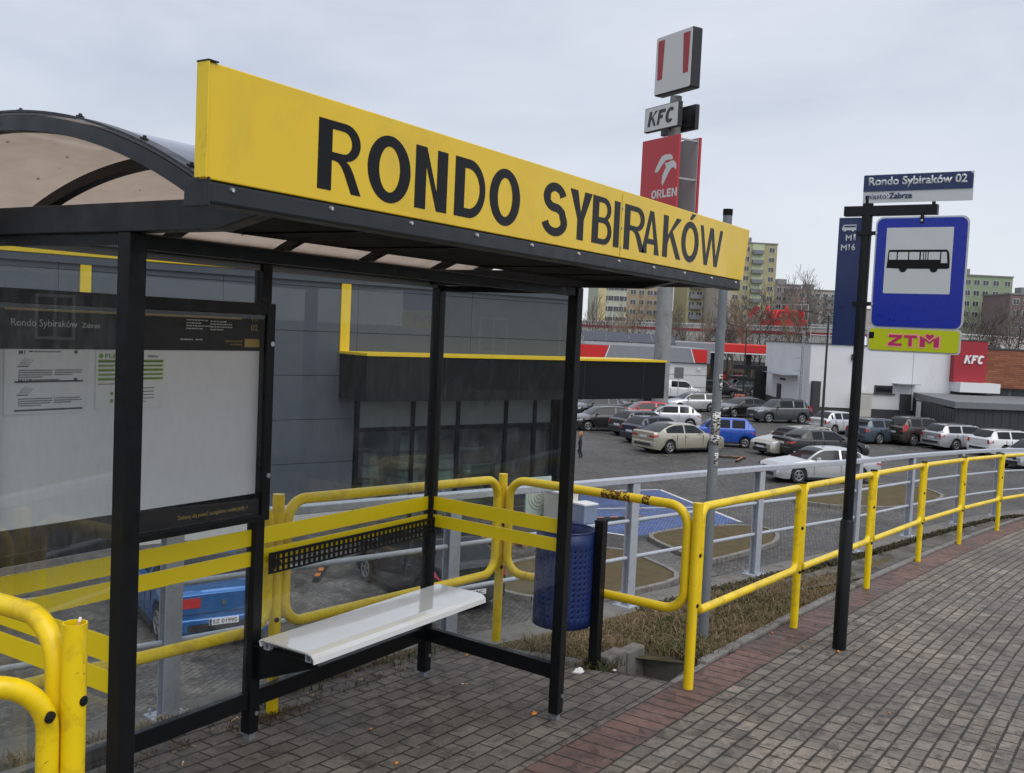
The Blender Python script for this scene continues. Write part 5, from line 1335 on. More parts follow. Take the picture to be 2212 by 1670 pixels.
for k in (-.045, .045): MB().box((h_+.011, -.40, .56+k-.008), (h_+.016, .40, .56+k+.008)).build('grille_bar', CHR, c1)
h_ = KIND['coupe'][0]/2
MB().prism([(-.03, -.05), (-.01, -.05), (0, -.01), (.025, -.05), (.045, -.045), (.02, 0), (.045, .01), (.04, .025), (.01, .02), (.02, .04), (.0, .06), (-.03, .055), (-.045, .03), (-.02, .03), (-.035, .01), (-.05, -.01), (-.02, -.01)][::-1], (-h_-.012, 0, .83), (0, -1, 0), (0, 0, 1), -.006).build('boot_emblem', CHR, c23)
for c_, dz_ in ((c23, -.27), (c24, -.22)):
    for ch in c_.children:
        if ch.name.startswith('number_plate') and min(v.co.x for v in ch.data.vertices) < 0: ch.location = (-.03, 0, dz_)
own_plate(c23, 'SZ 0199S'); own_plate(c24, '   TK')
# ------------------------------------------------------------------ restaurant with white walls
def W3(x, y, D): return at(x, y, D=D)
def depth_of(p): return (Vector((p[0], p[1], p[2] if len(p) > 2 else LOT))-Vector((0, 0, CAMZ))).dot(FWD)
def prism_walls(poly, z0, z1, name, m, parent, top=True):
    b = MB(); n = len(poly); vs = [(x, y, z0) for x, y in poly]+[(x, y, z1) for x, y in poly]
    fs = [(i, (i+1) % n, n+(i+1) % n, n+i) for i in range(n)]
    if top: fs.append(tuple(range(n, 2*n)))
    return b.add(vs, fs).build(name, m, parent)
C0 = Lp(1743, 903); C1 = Lp(2056, 915); CL = Lp(1648, 871)
KAZ = atan2(C1[1]-C0[1], C1[0]-C0[0])
KP = Vector((C0[0], C0[1], LOT))
RS = thing('restaurant', 'white walled fast food restaurant with red KFC panel and brick wing', 'restaurant', KP, KAZ)
KM = (Matrix.Translation(KP) @ Matrix.Rotation(KAZ, 4, 'Z')).inverted()
def kl(x, y, dy=0):
    p = plane_hit(x, y, KP+Vector((sin(KAZ), -cos(KAZ), 0))*dy, KAZ); q = KM @ p; return q.x, q.z
REND = mat('white render', (.70, .71, .73), .8, var=.03, vs=.4, dirt=(.52, .52, .53), dirt_s=.35, dirt_r=(.5, .95))
PLNT = mat('dark plinth', (.045, .047, .05), .7)
kh = kl(1800, 744)[1]; kw = kl(2056, 800)[0]
cl_ = KM @ Vector((CL[0], CL[1], LOT))
# left face direction, kept square to the front face where possible
lf = Vector((cl_.x, cl_.y, 0))
poly = [(0, 0), (kw, 0), (kw, 16), (lf.x+2, 16) if lf.y < 15 else (lf.x+2, lf.y+3), (lf.x, lf.y)]
b = prism_walls(poly, .9, kh, 'wall', REND, RS)
pq = [(p[0]+(.0), p[1]) for p in poly]
prism_walls([(.03, .03), (kw-.03, .03), (kw-.03, 15.9), (lf.x+2, 15.9) if lf.y < 15 else (lf.x+2.05, lf.y+2.9), (lf.x+.04, lf.y+.03)], 0, .9, 'plinth', PLNT, RS, top=False)
MB().beam((lf.x, lf.y, kh+.03), (0, 0, kh+.03), .25, .06).box((-.1, -.12, kh), (kw, .12, kh+.06)).build('parapet_cap', PLNT, RS)
for xq in (1846, 1972): MB().box((kl(xq, 800)[0]-.02, -.012, .9), (kl(xq, 800)[0]+.02, -.002, kh-.01)).build('expansion_joint', mat('joint grey', (.38, .38, .39), .8), RS)
# door, canopy and ladder
lu = lf.normalized(); ln = Vector((lu.y, -lu.x, 0)); ln = ln if ln.x < 0 else -ln
LL = lf.length
def onleft(s, o, z): 
    q = lf-lu*s+ln*o; return (q.x, q.y, z)
def left_box(s0, s1, o0, o1, z0, z1, name, m):
    return MB().hexa([onleft(s0, o1, z0), onleft(s1, o1, z0), onleft(s1, o0, z0), onleft(s0, o0, z0)], [onleft(s0, o1, z1), onleft(s1, o1, z1), onleft(s1, o0, z1), onleft(s0, o0, z1)]).build(name, m, RS)
left_box(LL*.34, LL*.34+1.5, .002, .06, .05, 2.15, 'door', mat('dark door', (.035, .037, .042), .5))
left_box(LL*.20, LL*.78, .0, 1.3, 3.1, 3.16, 'glass_canopy', mat('canopy glass', (.30, .34, .36), .2))
left_box(LL*.42, LL*.52, .002, .12, 2.55, 2.7, 'lamp', PLNT)
lad = MB()
for s in (0, .5): lad.tube([onleft(LL-1.4+s, .35, .8), onleft(LL-1.4+s, .35, kh+1.0)], .03, 6)
for k in range(20): lad.tube([onleft(LL-1.4, .35, .9+k*.32), onleft(LL-.9, .35, .9+k*.32)], .018, 5)
for k in range(5):
    z = 2.6+k*1.0; lad.tube([onleft(LL-1.4+.25-.38*cos(a*pi/8), .35+.6*sin(a*pi/8), z) for a in range(9)], .02, 5)
lad.build('roof_ladder', mat('light galvanised', (.30, .32, .34), .5), RS, smooth=40)
x0 = kl(1747, 800)[0]; MB().box((.15, -.5, .02), (.75, -.06, 2.9)).build('bin_screen', PLNT, RS)
a, b_ = kl(1889, 832), kl(1927, 850)
MB().box((a[0], -.05, b_[1]), (b_[0], -.002, a[1])).build('window', mat('window frame dark', (.03, .032, .035), .5), RS)
MB().box((a[0]+.15, -.06, b_[1]+.12), (b_[0]-.12, -.051, a[1]-.12)).build('window_pane', CGL, RS)
MB().box((a[0]-.1, -.16, b_[1]-.1), (b_[0]+.2, -.051, b_[1]-.02)).build('window_sill', PLNT, RS)
a = kl(1928, 829); MB().box((a[0], -.9, a[1]), (kl(1978, 829)[0], -.002, a[1]+.06)).build('glass_canopy', mat('canopy glass', (.3, .34, .36), .2), RS)
MB().box((kl(1844, 760)[0]-.15, -.2, kl(1844, 750)[1]-1), (kl(1844, 760)[0]+.15, -.002, kl(1844, 750)[1]-.55)).build('wall_lamp', PLNT, RS)
a = kl(1944, 851); MB().box((a[0], -.10, .0), (kl(1968, 851)[0], -.002, a[1])).build('dark_bay', PLNT, RS)
ec = thing('utility_cabinet', 'cream electric cabinet standing against the white restaurant wall by the plinth', 'cabinet', KM.inverted() @ Vector((kl(1862, 905, .5)[0], -.6, 0)), KAZ)
MB().box((-.55, -.2, 0), (.55, .3, 2.1)).build('body', mat('cream cabinet', (.52, .51, .46), .6, var=.06), ec); MB().box((-.6, -.25, 2.101), (.6, .35, 2.2)).build('roof', mat('cream cabinet', (0, 0, 0)), ec)
MB().box((-.42, -.205, .9), (.42, -.2005, 1.9)).build('door', mat('cream door', (.47, .46, .42), .6), ec)
# red sign block, brick wing
KRED = mat('red cladding', (.34, .022, .035), .45, var=.04)
ra, rb_, rt_, rbz = kl(2062, 780, .6)[0], kl(2132, 780, .6)[0], kl(2095, 737, .6)[1], kl(2095, 826, .6)[1]
MB().box((ra, -.6, rbz), (rb_, 1.0, rt_)).build('red_block', KRED, RS)
MB().box((ra-.03, -.63, rt_+.002), (rb_+.03, 1.0, rt_+.1)).build('red_block_cap', PLNT, RS)
glyph_text('KFC', mat('lit letter white', (.8, .8, .8), .4), (kl(2081, 783, .62)[0], -.605, kl(2081, 785, .62)[1]), (1, 0, 0), (0, 0, 1), kl(2126, 783, .62)[0]-kl(2081, 783, .62)[0], kl(2100, 766, .62)[1]-kl(2100, 784, .62)[1], RS, stem=.3, shear=.22, th=.12, t=.19)
MB().box((ra+.1, -1.5, rbz-.75), (kl(2147, 830, .6)[0], -.002, rbz-.02)).build('white_canopy', WPAINT, RS)
BRK = mat('brick', (0, 0, 0)) if 'brick' in MATS else None
def brick_mat():
    m, nt, out = nt_new('orange brick'); L = nt.links.new; p = N(nt, 'ShaderNodeBsdfPrincipled'); L(p.outputs[0], out.inputs[0]); p.inputs['Roughness'].default_value = .85
    v = coords(nt); mp = N(nt, 'ShaderNodeMapping'); mp.inputs['Rotation'].default_value = (radians(90), 0, 0); L(v, mp.inputs[0])
    br = N(nt, 'ShaderNodeTexBrick'); L(mp.outputs[0], br.inputs['Vector'])
    for k, q in (('Scale', 1), ('Brick Width', .9), ('Row Height', .16), ('Mortar Size', .02)): br.inputs[k].default_value = q
    br.inputs['Color1'].default_value = (.20, .065, .032, 1); br.inputs['Color2'].default_value = (.32, .12, .06, 1); br.inputs['Mortar'].default_value = (.15, .07, .045, 1)
    L(br.outputs['Color'], p.inputs['Base Color']); return m
bt = kl(2170, 757)[1]; bb = kl(2170, 839)[1]
MB().box((rb_, -.1, bb), (rb_+26, 10, bt)).build('brick_wall', brick_mat(), RS)
MB().box((rb_+.02, -.14, bt+.002), (rb_+26, 10, bt+.15)).build('brick_wall_cap', PLNT, RS)
MB().box((kw+.02, .25, .0), (rb_+26, 9, bb-.002)).build('lower_wall', mat('grey lower wall', (.10, .115, .135), .6), RS)
xq = ra+.1
SW_ = mat('dark window', (.03, .034, .036), .08, var=.3, vs=1, spec=.8)
k = 0
while xq < rb_+16:
    MB().box((xq+.1, .20, bb-2.0), (xq+1.5, .245, bb-.1)).build('window', SW_, RS); xq += 1.75; k += 1
rr = MB()
for x in (1.5, 3.1, 4.7, 6.3, 7.9): rr.tube([(x, 4, kh), (x, 4, kh+1.5)], .035, 5)
for z in (.7, 1.5): rr.tube([(1.5, 4, kh+z), (7.9, 4, kh+z)], .035, 5)
rr.build('roof_guard_rail', mat('light galvanised', (0, 0, 0)), RS)
MB().tube([(4.6, 2.2, kh+.05), (4.6, 2.2, kh+.6), (4.6, 2.2, kh+.85), (4.6, 2.2, kh+.98)], [.75, .75, .55, .15], 16).build('roof_vent', WPAINT, RS, smooth=60)
MB().tube([(kw-1, 2.2, kh+.05), (kw-1, 2.2, kh+.5), (kw-1, 2.2, kh+.7)], [.6, .6, .2], 16).build('roof_vent', WPAINT, RS, smooth=60)
# waste yard
sc0 = Lp(2062, 943); sA = KM @ Vector((*sc0, LOT)); sB = Vector((kl(1968, 900)[0], -.3, 0))
SHD = thing('waste_yard', 'dark ribbed waste enclosure with a flat grey roof in front of the restaurant', 'enclosure', KP, KAZ)
RIB = mat('dark ribbed sheet', (.035, .04, .047), .5, var=.08); RFG = mat('grey flat roof', (.16, .17, .18), .6, var=.1)
sh = 2.35
def ribbed(p, q, z0, z1, name):
    p = Vector((p[0], p[1], 0)); q = Vector((q[0], q[1], 0)); u = (q-p).normalized(); Ln = (q-p).length; n = Vector((u.y, -u.x, 0))
    b = MB(); b.beam(p+Vector((0, 0, (z0+z1)/2)), q+Vector((0, 0, (z0+z1)/2)), .04, z1-z0)
    s = .2
    while s < Ln: 
        c = p+u*s+n*.04; b.hexa([c-u*.03+Vector((0, 0, z0)), c+u*.03+Vector((0, 0, z0)), c+u*.03-n*.02+Vector((0, 0, z0)), c-u*.03-n*.02+Vector((0, 0, z0))], [c-u*.03+Vector((0, 0, z1)), c+u*.03+Vector((0, 0, z1)), c+u*.03-n*.02+Vector((0, 0, z1)), c-u*.03-n*.02+Vector((0, 0, z1))]); s += .62
    return b.build(name, RIB, SHD)
sC = Vector((sA.x+16, sA.y+.5, 0))
ribbed(sB, sA, .1, sh-.55, 'side_wall'); ribbed(sA, sC, .1, sh-.35, 'front_wall')
MB().add([(sB.x-.1, sB.y, sh), (sA.x-.3, sA.y-.3, sh), (sC.x, sC.y-.3, sh), (sC.x, sB.y+.25, sh), (sB.x-.1, sB.y, sh-.42), (sA.x-.3, sA.y-.3, sh-.42), (sC.x, sC.y-.3, sh-.42), (sC.x, sB.y+.25, sh-.42)], [(0, 1, 2, 3), (7, 6, 5, 4), (0, 4, 5, 1), (1, 5, 6, 2), (2, 6, 7, 3), (3, 7, 4, 0)]).build('roof', [RFG], SHD)
for p in (sA, sB, sC, sA+(sC-sA)*.5): MB().box((p.x-.06, p.y-.06, 0), (p.x+.06, p.y+.06, sh-.43)).build('post', RIB, SHD)
e = sB+(sA-sB)*.10; e2 = sB+(sA-sB)*.22; nn = Vector(((sA-sB).normalized().y, -(sA-sB).normalized().x, 0))*.09
MB().hexa([e+nn+Vector((0, 0, .5)), e2+nn+Vector((0, 0, .5)), e2+nn*.7+Vector((0, 0, .5)), e+nn*.7+Vector((0, 0, .5))], [e+nn+Vector((0, 0, 1.75)), e2+nn+Vector((0, 0, 1.75)), e2+nn*.7+Vector((0, 0, 1.75)), e+nn*.7+Vector((0, 0, 1.75))]).build('meter_box', WPAINT, SHD)
# ------------------------------------------------------------------ the pylon with signs
PD = 70.; pb = W3(1434, 700, PD); PAZ = radians(-116)
PYL = thing('sign_pylon', 'tall pylon with white and red top box, KFC box and red ORLEN panels', 'pylon', (pb.x, pb.y, LOT), PAZ)
zz = lambda y: W3(1453-(y-145)*.05, y, PD).z-LOT
PCN = mat('pylon concrete', (.25, .26, .26), .8, var=.18, vs=2, dirt=(.13, .13, .125), dirt_s=1.2, dirt_r=(.5, .75))
MB().tube([(0, 0, 0), (0, 0, zz(440)), (0, 0, zz(215))], [.60, .50, .40], 20).build('column', PCN, PYL, smooth=40)
BX_ = mat('black sign box', (.012, .012, .013), .4); BOXW = mat('sign face white', (.60, .60, .59), .4, var=.02)
def pbox(x0, x1, y0, y1, z0, z1, name, m, parent=PYL, r=.02):
    return MB().box((x0, y0, z0), (x1, y1, z1)).build(name, m, parent, bevel=r)
z0, z1 = zz(207), zz(82)
tb = pbox(-1.95, 1.95, -.42, .42, z0, z1, 'top_box', BX_, r=.1)
fx, fy, fz = (1, 0, 0), -.43, None
MB().prism(rrect(3.75, z1-z0-.14, .12), (0, -.424, (z0+z1)/2), (1, 0, 0), (0, 0, 1), .03).build('face', BOXW, tb)
for sx in (-1, 1):
    MB().prism([(sx*.98, z1-.30), (sx*1.68, z1-.30), (sx*1.62, z0+1.05), (sx*1.10, z0+1.05)], (0, -.456, 0), (1, 0, 0), (0, 0, 1), .01).build('red_bar', KRED, tb)
z2, z3 = zz(288), zz(236)
for y0, nm in ((-1.05, 'kfc'), (.45, 'back')):
    kb = pbox(-2.05, 1.6, y0, y0+.35, z2, z3, 'name_box', BX_, r=.03)
    if nm == 'kfc':
        MB().box((-1.98, y0-.02, z2+.06), (1.53, y0-.001, z3-.06)).build('face', BOXW, kb)
        glyph_text('KFC', BX_, (-1.65, y0-.021, z2+.36), (1, 0, 0), (0, 0, 1), 2.9, (z3-z2)-.68, kb, stem=.3, shear=.2, th=.02, t=.19)
    else: MB().box((-1.7, y0-.02, z2+.25), (1.25, y0-.001, z3-.25)).build('back_frame', mat('dark steel', (.03, .033, .038), .5), kb)
MB().box((-.5, -.75, (z2+z3)/2-.15), (.5, .6, (z2+z3)/2+.15)).build('cross_arm', BX_, PYL)
z4, z5 = zz(520), zz(305)
for y0, front in ((-1.0, 1), (.85, 0)):
    ob = pbox(-2.2, 1.75, y0, y0+.18, z4, z5, 'station_panel', mat('station red', (.48, .025, .035), .4, var=.03), r=.02)
    if front:
        YV = Vector((0, y0, 0)); PM = (Matrix.Translation(Vector((pb.x, pb.y, LOT))) @ Matrix.Rotation(PAZ, 4, 'Z'))
        PO = PM @ Vector((0, y0-.002, 0)); PMi = PM.inverted()
        def sgn_pt(zx, zy):
            x, y = (1550+zx*.2994)/1.1573+9, (40+zy*.2994)/1.1573
            q = PMi @ plane_hit(x, y, PO, PAZ); return (q.x, q.z)
        for nm, pts in (('wing', [(255, 1305), (268, 1268), (300, 1200), (318, 1172), (345, 1157), (385, 1152), (402, 1165), (408, 1195), (350, 1205), (330, 1228), (285, 1300), (270, 1309)]),
                        ('beak', [(312, 1395), (320, 1330), (355, 1250), (372, 1222), (395, 1207), (420, 1208), (433, 1228), (437, 1255), (433, 1285), (420, 1263), (400, 1265), (380, 1290), (320, 1418)]),
                        ('eye', [(340, 1228), (370, 1222), (368, 1238), (357, 1252), (346, 1256)])):
            P_ = [sgn_pt(*p) for p in pts]
            MB().prism(P_[::-1], (0, y0-.002, 0), (1, 0, 0), (0, 0, 1), .012).build('emblem_'+nm, BOXW, ob)
        (tx, tz_), (tx2, tz2), (_, tz3) = sgn_pt(225, 1530), sgn_pt(438, 1490), sgn_pt(230, 1470)
        glyph_text('ORLEN', BOXW, (tx, y0-.002, tz_), (1, 0, 0), (0, 0, 1), tx2-tx, abs(tz3-tz_)*1.15, ob, stem=.29, t=.2, th=.012)
st = mat('steel frame', (.35, .36, .37), .5)
for z in (z5-.25, (z4+z5)/2+.6, z4+1.0): 
    for x in (-1.9, 1.5): MB().box((x-.08, -.82, z-.06), (x+.08, .85, z+.06)).build('frame_bar', st, PYL)
MB().box((-2.12, .79, z4+.05), (1.66, .845, z5-.05)).build('inner_sheet', mat('pale sheet', (.42, .43, .44), .6), PYL)
# ------------------------------------------------------------------ fuel station
p0 = W3(1225, 862, 96); p1 = W3(1523, 862, 96); q0 = Vector((p0.x, p0.y, LOT)); q1 = Lp(1523, 863)
FSA = atan2(q1[1]-q0.y, q1[0]-q0.x) if False else YAW-pi/2
FS = thing('fuel_station_shop', 'white boarded fuel station shop with grey and red fascia beyond the black canopy', 'station shop', (q1[0], q1[1], LOT), FSA)
fd = depth_of(q1); sc_ = fd/FPX
wf = 262*sc_; zt1 = CAMZ-(787-733)*sc_-LOT; zt2_ = CAMZ-(756-733)*sc_-LOT
WB = mat('white cladding', (.60, .61, .62), .6, var=.03); FGY = mat('grey fascia', (.25, .26, .29), .5); FRD = mat('red fascia', (.62, .025, .02), .4)
b = MB(); z = 0
while z < zt1-.05: b.box((-wf, 0, z+.03), (0, 12, min(zt1, z+1.12)-.03)); z += 1.12
b.build('wall', WB, FS); MB().box((-wf+.02, .05, 0), (-.05, 11.9, zt1)).build('joint_core', FGY, FS)
MB().box((-wf, -.25, zt1), (.2, 12, zt2_)).build('fascia', FGY, FS)
xf = lambda x: (x-1523)*sc_
for pts in ([(xf(1487), zt2_-.08), (xf(1521), zt2_-.08), (xf(1521), zt1+.05), (xf(1497), zt1+.05)], [(xf(1240), zt2_-.08), (xf(1309), zt2_-.08), (xf(1299), zt1+.08), (xf(1240), zt1+.08)]):
    MB().prism(pts[::-1], (0, -.252, 0), (1, 0, 0), (0, 0, 1), .05).build('red_fascia', FRD, FS)
for pts in ([(xf(1484), zt2_-.05), (xf(1486.5), zt2_-.05), (xf(1496), zt1+.02), (xf(1493.5), zt1+.02)], [(xf(1310), zt2_-.05), (xf(1312.5), zt2_-.05), (xf(1303), zt1+.02), (xf(1300.5), zt1+.02)]):
    MB().prism(pts[::-1], (0, -.252, 0), (1, 0, 0), (0, 0, 1), .05).build('white_stripe', WPAINT, FS)
MB().box((-.9, -.12, zt1-.7), (-.6, -.002, zt1-.45)).build('wall_camera', WPAINT, FS)
PVM = mat('solar panel', (.012, .018, .032), .15, var=.1)
sx = xf(1262)
while sx < xf(1425):
    MB().hexa([(sx, 4.0, zt2_+.25), (sx+2.2, 4.0, zt2_+.25), (sx+2.2, 6.5, zt2_+1.15), (sx, 6.5, zt2_+1.15)], [(sx-.0, 3.97, zt2_+.31), (sx+2.2, 3.97, zt2_+.31), (sx+2.2, 6.47, zt2_+1.21), (sx, 6.47, zt2_+1.21)]).build('solar_panel', PVM, FS); sx += 2.3
MB().box((xf(1262), 3.9, zt2_), (xf(1430), 4.0, zt2_+.2)).build('panel_rack', st, FS)
CD = 112.; cs = CD/FPX
cp = W3(1560, 764, CD)
CN = thing('station_canopy', 'flat fuel station canopy with grey and bright red fascia on dark columns', 'canopy', (cp.x, cp.y, LOT), FSA)
zt_c = CAMZ-(746-737)*cs-LOT; zb_c = CAMZ-(765-737)*cs-LOT; xc = lambda x: (x-1560)*cs
MB().box((xc(1548), 0, zb_c), (xc(1665), 14, zt_c)).build('red_fascia', FRD, CN, bevel=.1); MB().box((xc(1415), 0.02, zb_c), (xc(1548)-.01, 14, zt_c)).build('grey_fascia', FGY, CN, bevel=.1)
MB().box((xc(1415), -.03, zb_c-.12), (xc(1665), 14, zb_c-.002)).build('soffit', WPAINT, CN)
for x in (1555, 1634, 1490): MB().box((xc(x)-.25, 3.2, 0), (xc(x)+.25, 3.7, zb_c-.13)).build('column', PLNT, CN)
for x in (1575, 1612):
    pp_ = CN.matrix_basis @ Vector((xc(x), 3.4, 0))
    t = thing('fuel_pump', 'dark fuel pump with a red panel under the station canopy, %s' % ('nearest the white shop' if x == 1575 else 'nearest the restaurant'), 'fuel pump', pp_, FSA, 'fuel pumps')
    MB().box((-.5, -.3, 0), (.5, .3, 2.0)).build('body', PLNT, t, bevel=.05); MB().box((-.42, -.33, 1.2), (.42, -.301, 1.8)).build('panel', FRD, t)
# small boards and drive through gantry
def board(px, py, w_, h_, m1, name, label, legz=.1, cat='sign', D_=None):
    p = Lp(px, py); t = thing(name, label, cat, (*p, LOT), FSA)
    MB().box((-w_/2, -.08, legz), (w_/2, .08, legz+h_)).build('frame', BX_, t); MB().box((-w_/2+.08, -.1, legz+.1), (w_/2-.08, -.081, legz+h_-.1)).build('face', m1, t); return t
def menu_mat():
    m, nt, out = nt_new('menu picture'); L = nt.links.new; p = N(nt, 'ShaderNodeBsdfPrincipled'); L(p.outputs[0], out.inputs[0]); p.inputs['Roughness'].default_value = .3
    c = ramp(nt, noise(nt, coords(nt), 2.2, 4, .6), [(.35, (.55, .03, .03)), (.5, (.75, .45, .35)), (.65, (.62, .08, .06))]); L(c, p.inputs['Base Color']); return m
MN = menu_mat()
board(1638, 873, .95, 1.9, MN, 'menu_board', 'tall red and pink menu board at the corner of the restaurant')
board(1597, 871, 1.15, .85, MN, 'menu_board', 'low red menu board in a black frame left of the restaurant corner')
gp0 = Lp(1637, 878)
GT = thing('height_gantry', 'black drive through gantry with a long arm beside the restaurant corner', 'gantry', (*gp0, LOT), FSA)
MB().box((-.5, -.1, 0), (.6, .1, 3.6)).build('post_panel', BX_, GT); MB().box((-2.4, -.08, 3.25), (-.52, .08, 3.6)).build('arm', BX_, GT); MB().box((-1.9, -.06, 2.2), (-.52, .06, 2.45)).build('lower_arm', BX_, GT)
p = Lp(1463, 868); t = thing('info_sign', 'grey back of a square sign on a pole by the white panel van', 'sign', (*p, LOT), FSA)
MB().tube([(0, 0, 0), (0, 0, 3.1)], .04, 8).build('pole', GALV, t); MB().box((-.42, -.06, 2.1), (.42, -.042, 3.1)).build('plate', mat('sign back grey', (.14, .15, .15), .6), t)
# car park lamps
LMP = mat('dark lamp pole', (.035, .033, .028), .6, var=.15)
def lamp(px, py, h, azs, label, D_=None):
    p = Lp(px, py); t = thing('street_lamp', label, 'street lamp', (*p, LOT), 0, 'lamp posts in the car park')
    MB().tube([(0, 0, 0), (0, 0, .9), (0, 0, h)], [.11, .085, .05], 12).build('pole', LMP, t, smooth=40)
    for a in azs:
        d = Vector((cos(a), sin(a), 0)); MB().tube([Vector((0, 0, h-.1)), d*.5+Vector((0, 0, h+.05)), d*.95+Vector((0, 0, h+.12))], .028, 8).build('arm', LMP, t)
        u = Vector((-d.y, d.x, 0)); c = d*1.3+Vector((0, 0, h+.16))
        MB().hexa([c-d*.4-u*.11-Vector((0, 0, .05)), c+d*.4-u*.09, c+d*.4+u*.09, c-d*.4+u*.11-Vector((0, 0, .05))], [c-d*.4-u*.11+Vector((0, 0, .03)), c+d*.4-u*.09+Vector((0, 0, .06)), c+d*.4+u*.09+Vector((0, 0, .06)), c-d*.4+u*.11+Vector((0, 0, .03))]).build('lamp_head', LMP, t)
    MB().tube([(0, 0, .35), (0, 0, .36)], .09, 8).build('collar', LMP, t)
lamp(1772, 972, 7.35, [YAW+pi/2, YAW-pi/2], 'dark double arm lamp post standing between the silver hatchback and the black saloon')
lamp(1955, 908, 7.3, [YAW+pi/2, YAW-pi/2], 'dark lamp post in front of the restaurant dark bay, behind the lime plate')
lamp(1604, 866, 7.0, [YAW+pi/2], 'dark lamp post by the drive through, in front of the red station canopy')
# child walking
ch = Lp(1252, 989); PD_ = thing('person', 'small child in dark jacket with ginger hair walking past the parked cars', 'person', (*ch, LOT+.01), radians(120))
def skin(name, chain, m, parent, lv=2):
    vs, es, rs = chain; me = bpy.data.meshes.new(name); me.from_pydata(vs, es, []); me.materials.append(m)
    o = bpy.data.objects.new(name, me); COL.objects.link(o); o.parent = parent
    md = o.modifiers.new('skin', 'SKIN'); me_sk = me.skin_vertices[0] if me.skin_vertices else None
    if me_sk is None:
        bm = bmesh.new(); bm.from_mesh(me); lay = bm.verts.layers.skin.verify(); bm.to_mesh(me); bm.free(); me_sk = me.skin_vertices[0]
    for i, r in enumerate(rs): me_sk.data[i].radius = (r, r); me_sk.data[i].use_root = (i == 0)
    s = o.modifiers.new('sub', 'SUBSURF'); s.levels = lv; s.render_levels = lv
    return o
bodyv = [(0, 0, .58), (0, 0, .70), (0, 0, .84), (0, 0, .93), (0, 0, 1.00), (0, .07, .54), (.07, .075, .30), (-.02, .075, .05), (.06, .075, .02), (0, -.07, .54), (-.03, -.075, .30), (-.12, -.075, .06), (-.05, -.075, .02), (0, .12, .86), (-.03, .17, .70), (.04, .17, .57), (0, -.12, .86), (.04, -.17, .70), (.10, -.16, .58)]
bodye = [(0, 1), (1, 2), (2, 3), (3, 4), (0, 5), (5, 6), (6, 7), (7, 8), (0, 9), (9, 10), (10, 11), (11, 12), (2, 13), (13, 14), (14, 15), (2, 16), (16, 17), (17, 18)]
bodyr = [.10, .105, .11, .05, .045, .07, .055, .04, .035, .07, .055, .04, .035, .055, .045, .032, .055, .045, .032]
skin('body', (bodyv, bodye, bodyr), mat('dark child clothes', (.022, .025, .035), .8), PD_)
b = MB(); 
hd_ = MB().tube([(0, 0, .97), (.005, 0, 1.0), (.012, 0, 1.05), (.012, 0, 1.11), (.005, 0, 1.16), (0, 0, 1.19)], [.04, .07, .085, .088, .07, .03], 14).build('head', mat('skin', (.52, .33, .25), .6), PD_, smooth='all')
MB().tube([(-.03, 0, .98), (-.025, 0, 1.05), (-.02, 0, 1.12), (-.01, 0, 1.19), (0, 0, 1.22)], [.06, .085, .095, .075, .02], 14).build('hair', mat('ginger hair', (.36, .16, .045), .7), PD_, smooth='all')
# ------------------------------------------------------------------ supermarket, flats, trees beyond
def far_box(name, label, cat, x0, x1, D0, D1, ytop, m, depth=14, group=None, ybase=None):
    a = W3(x0, 740, D0); c = W3(x1, 740, D1); az = atan2(c.y-a.y, c.x-a.x); Ln = hypot(c.x-a.x, c.y-a.y)
    t = thing(name, label, cat, (a.x, a.y, LOT), az, group); h = W3((x0+x1)/2, ytop, (D0+D1)/2).z-LOT
    return t, Ln, h
SMW = mat('cream supermarket wall', (.55, .54, .50), .7, var=.05); SMR = mat('dark red band', (.36, .03, .04), .6)
t, Ln, h = far_box('supermarket', 'long low cream supermarket with a dark red band and red Auchan roof sign', 'supermarket', 1225, 1905, 190, 132, 704, SMW)
MB().box((0, 0, 0), (Ln, 40, h)).build('wall', SMW, t); MB().box((0, -.08, h-1.05), (Ln, -.002, h-.6)).build('red_band', SMR, t)
MB().box((-.2, -.15, h), (Ln+.2, 40, h+.2)).build('parapet', WPAINT, t)
MB().box((0, -.5, 0), (Ln, -.002, 2.6)).build('dark_base', mat('dark shop base', (.10, .095, .09), .7), t)
f0 = (1633-1225)/(1905-1225); 
def smx(px):
    a = W3(px, 700, 150); q = (Matrix.Translation(t.location) @ Matrix.Rotation(t.rotation_euler.z, 4, 'Z')).inverted(); d = (at(px, 700, D=1)-Vector((0, 0, CAMZ)))
    p = plane_hit(px, 700, t.location, t.rotation_euler.z); return (q @ p).x
s0, s1 = smx(1628), smx(1729)
RSG = MB().box((s0, 1.0, h+.22), (s1, 1.3, h+1.15)).build('roof_sign', FRD, t)
text_mesh('lettering', 'Auchan', FRD, (s0+.3, 1.0, h+1.25), (1, 0, 0), (0, 0, 1), w=(s1-s0)-.5, h=1.9, bold=.05, shear=.25, th=.2, parent=t)
MB().prism([(0, 0), (.5, .9), (1.6, 1.5), (2.4, 1.2), (1.8, .6), (2.0, -.4), (1.2, .1), (.4, -.5)], (smx(1606), 1.0, h+1.7), (1, 0, 0), (0, 0, 1), .2).build('bird_mark', FRD, t)
b = MB()
for k in range(8):
    x = s0+(s1-s0)*k/7; b.tube([(x, 1.5, h+.2), (x, 1.5, h+3.4)], .05, 5)
b.tube([(s0, 1.5, h+3.4), (s1, 1.5, h+3.4)], .05, 5); b.build('sign_scaffold', st, t)
WNG = mat('flat window', (.07, .08, .09), .15, var=.4, vs=.3); WNF = mat('flat window frame', (.55, .55, .54), .6)
WINM = {}
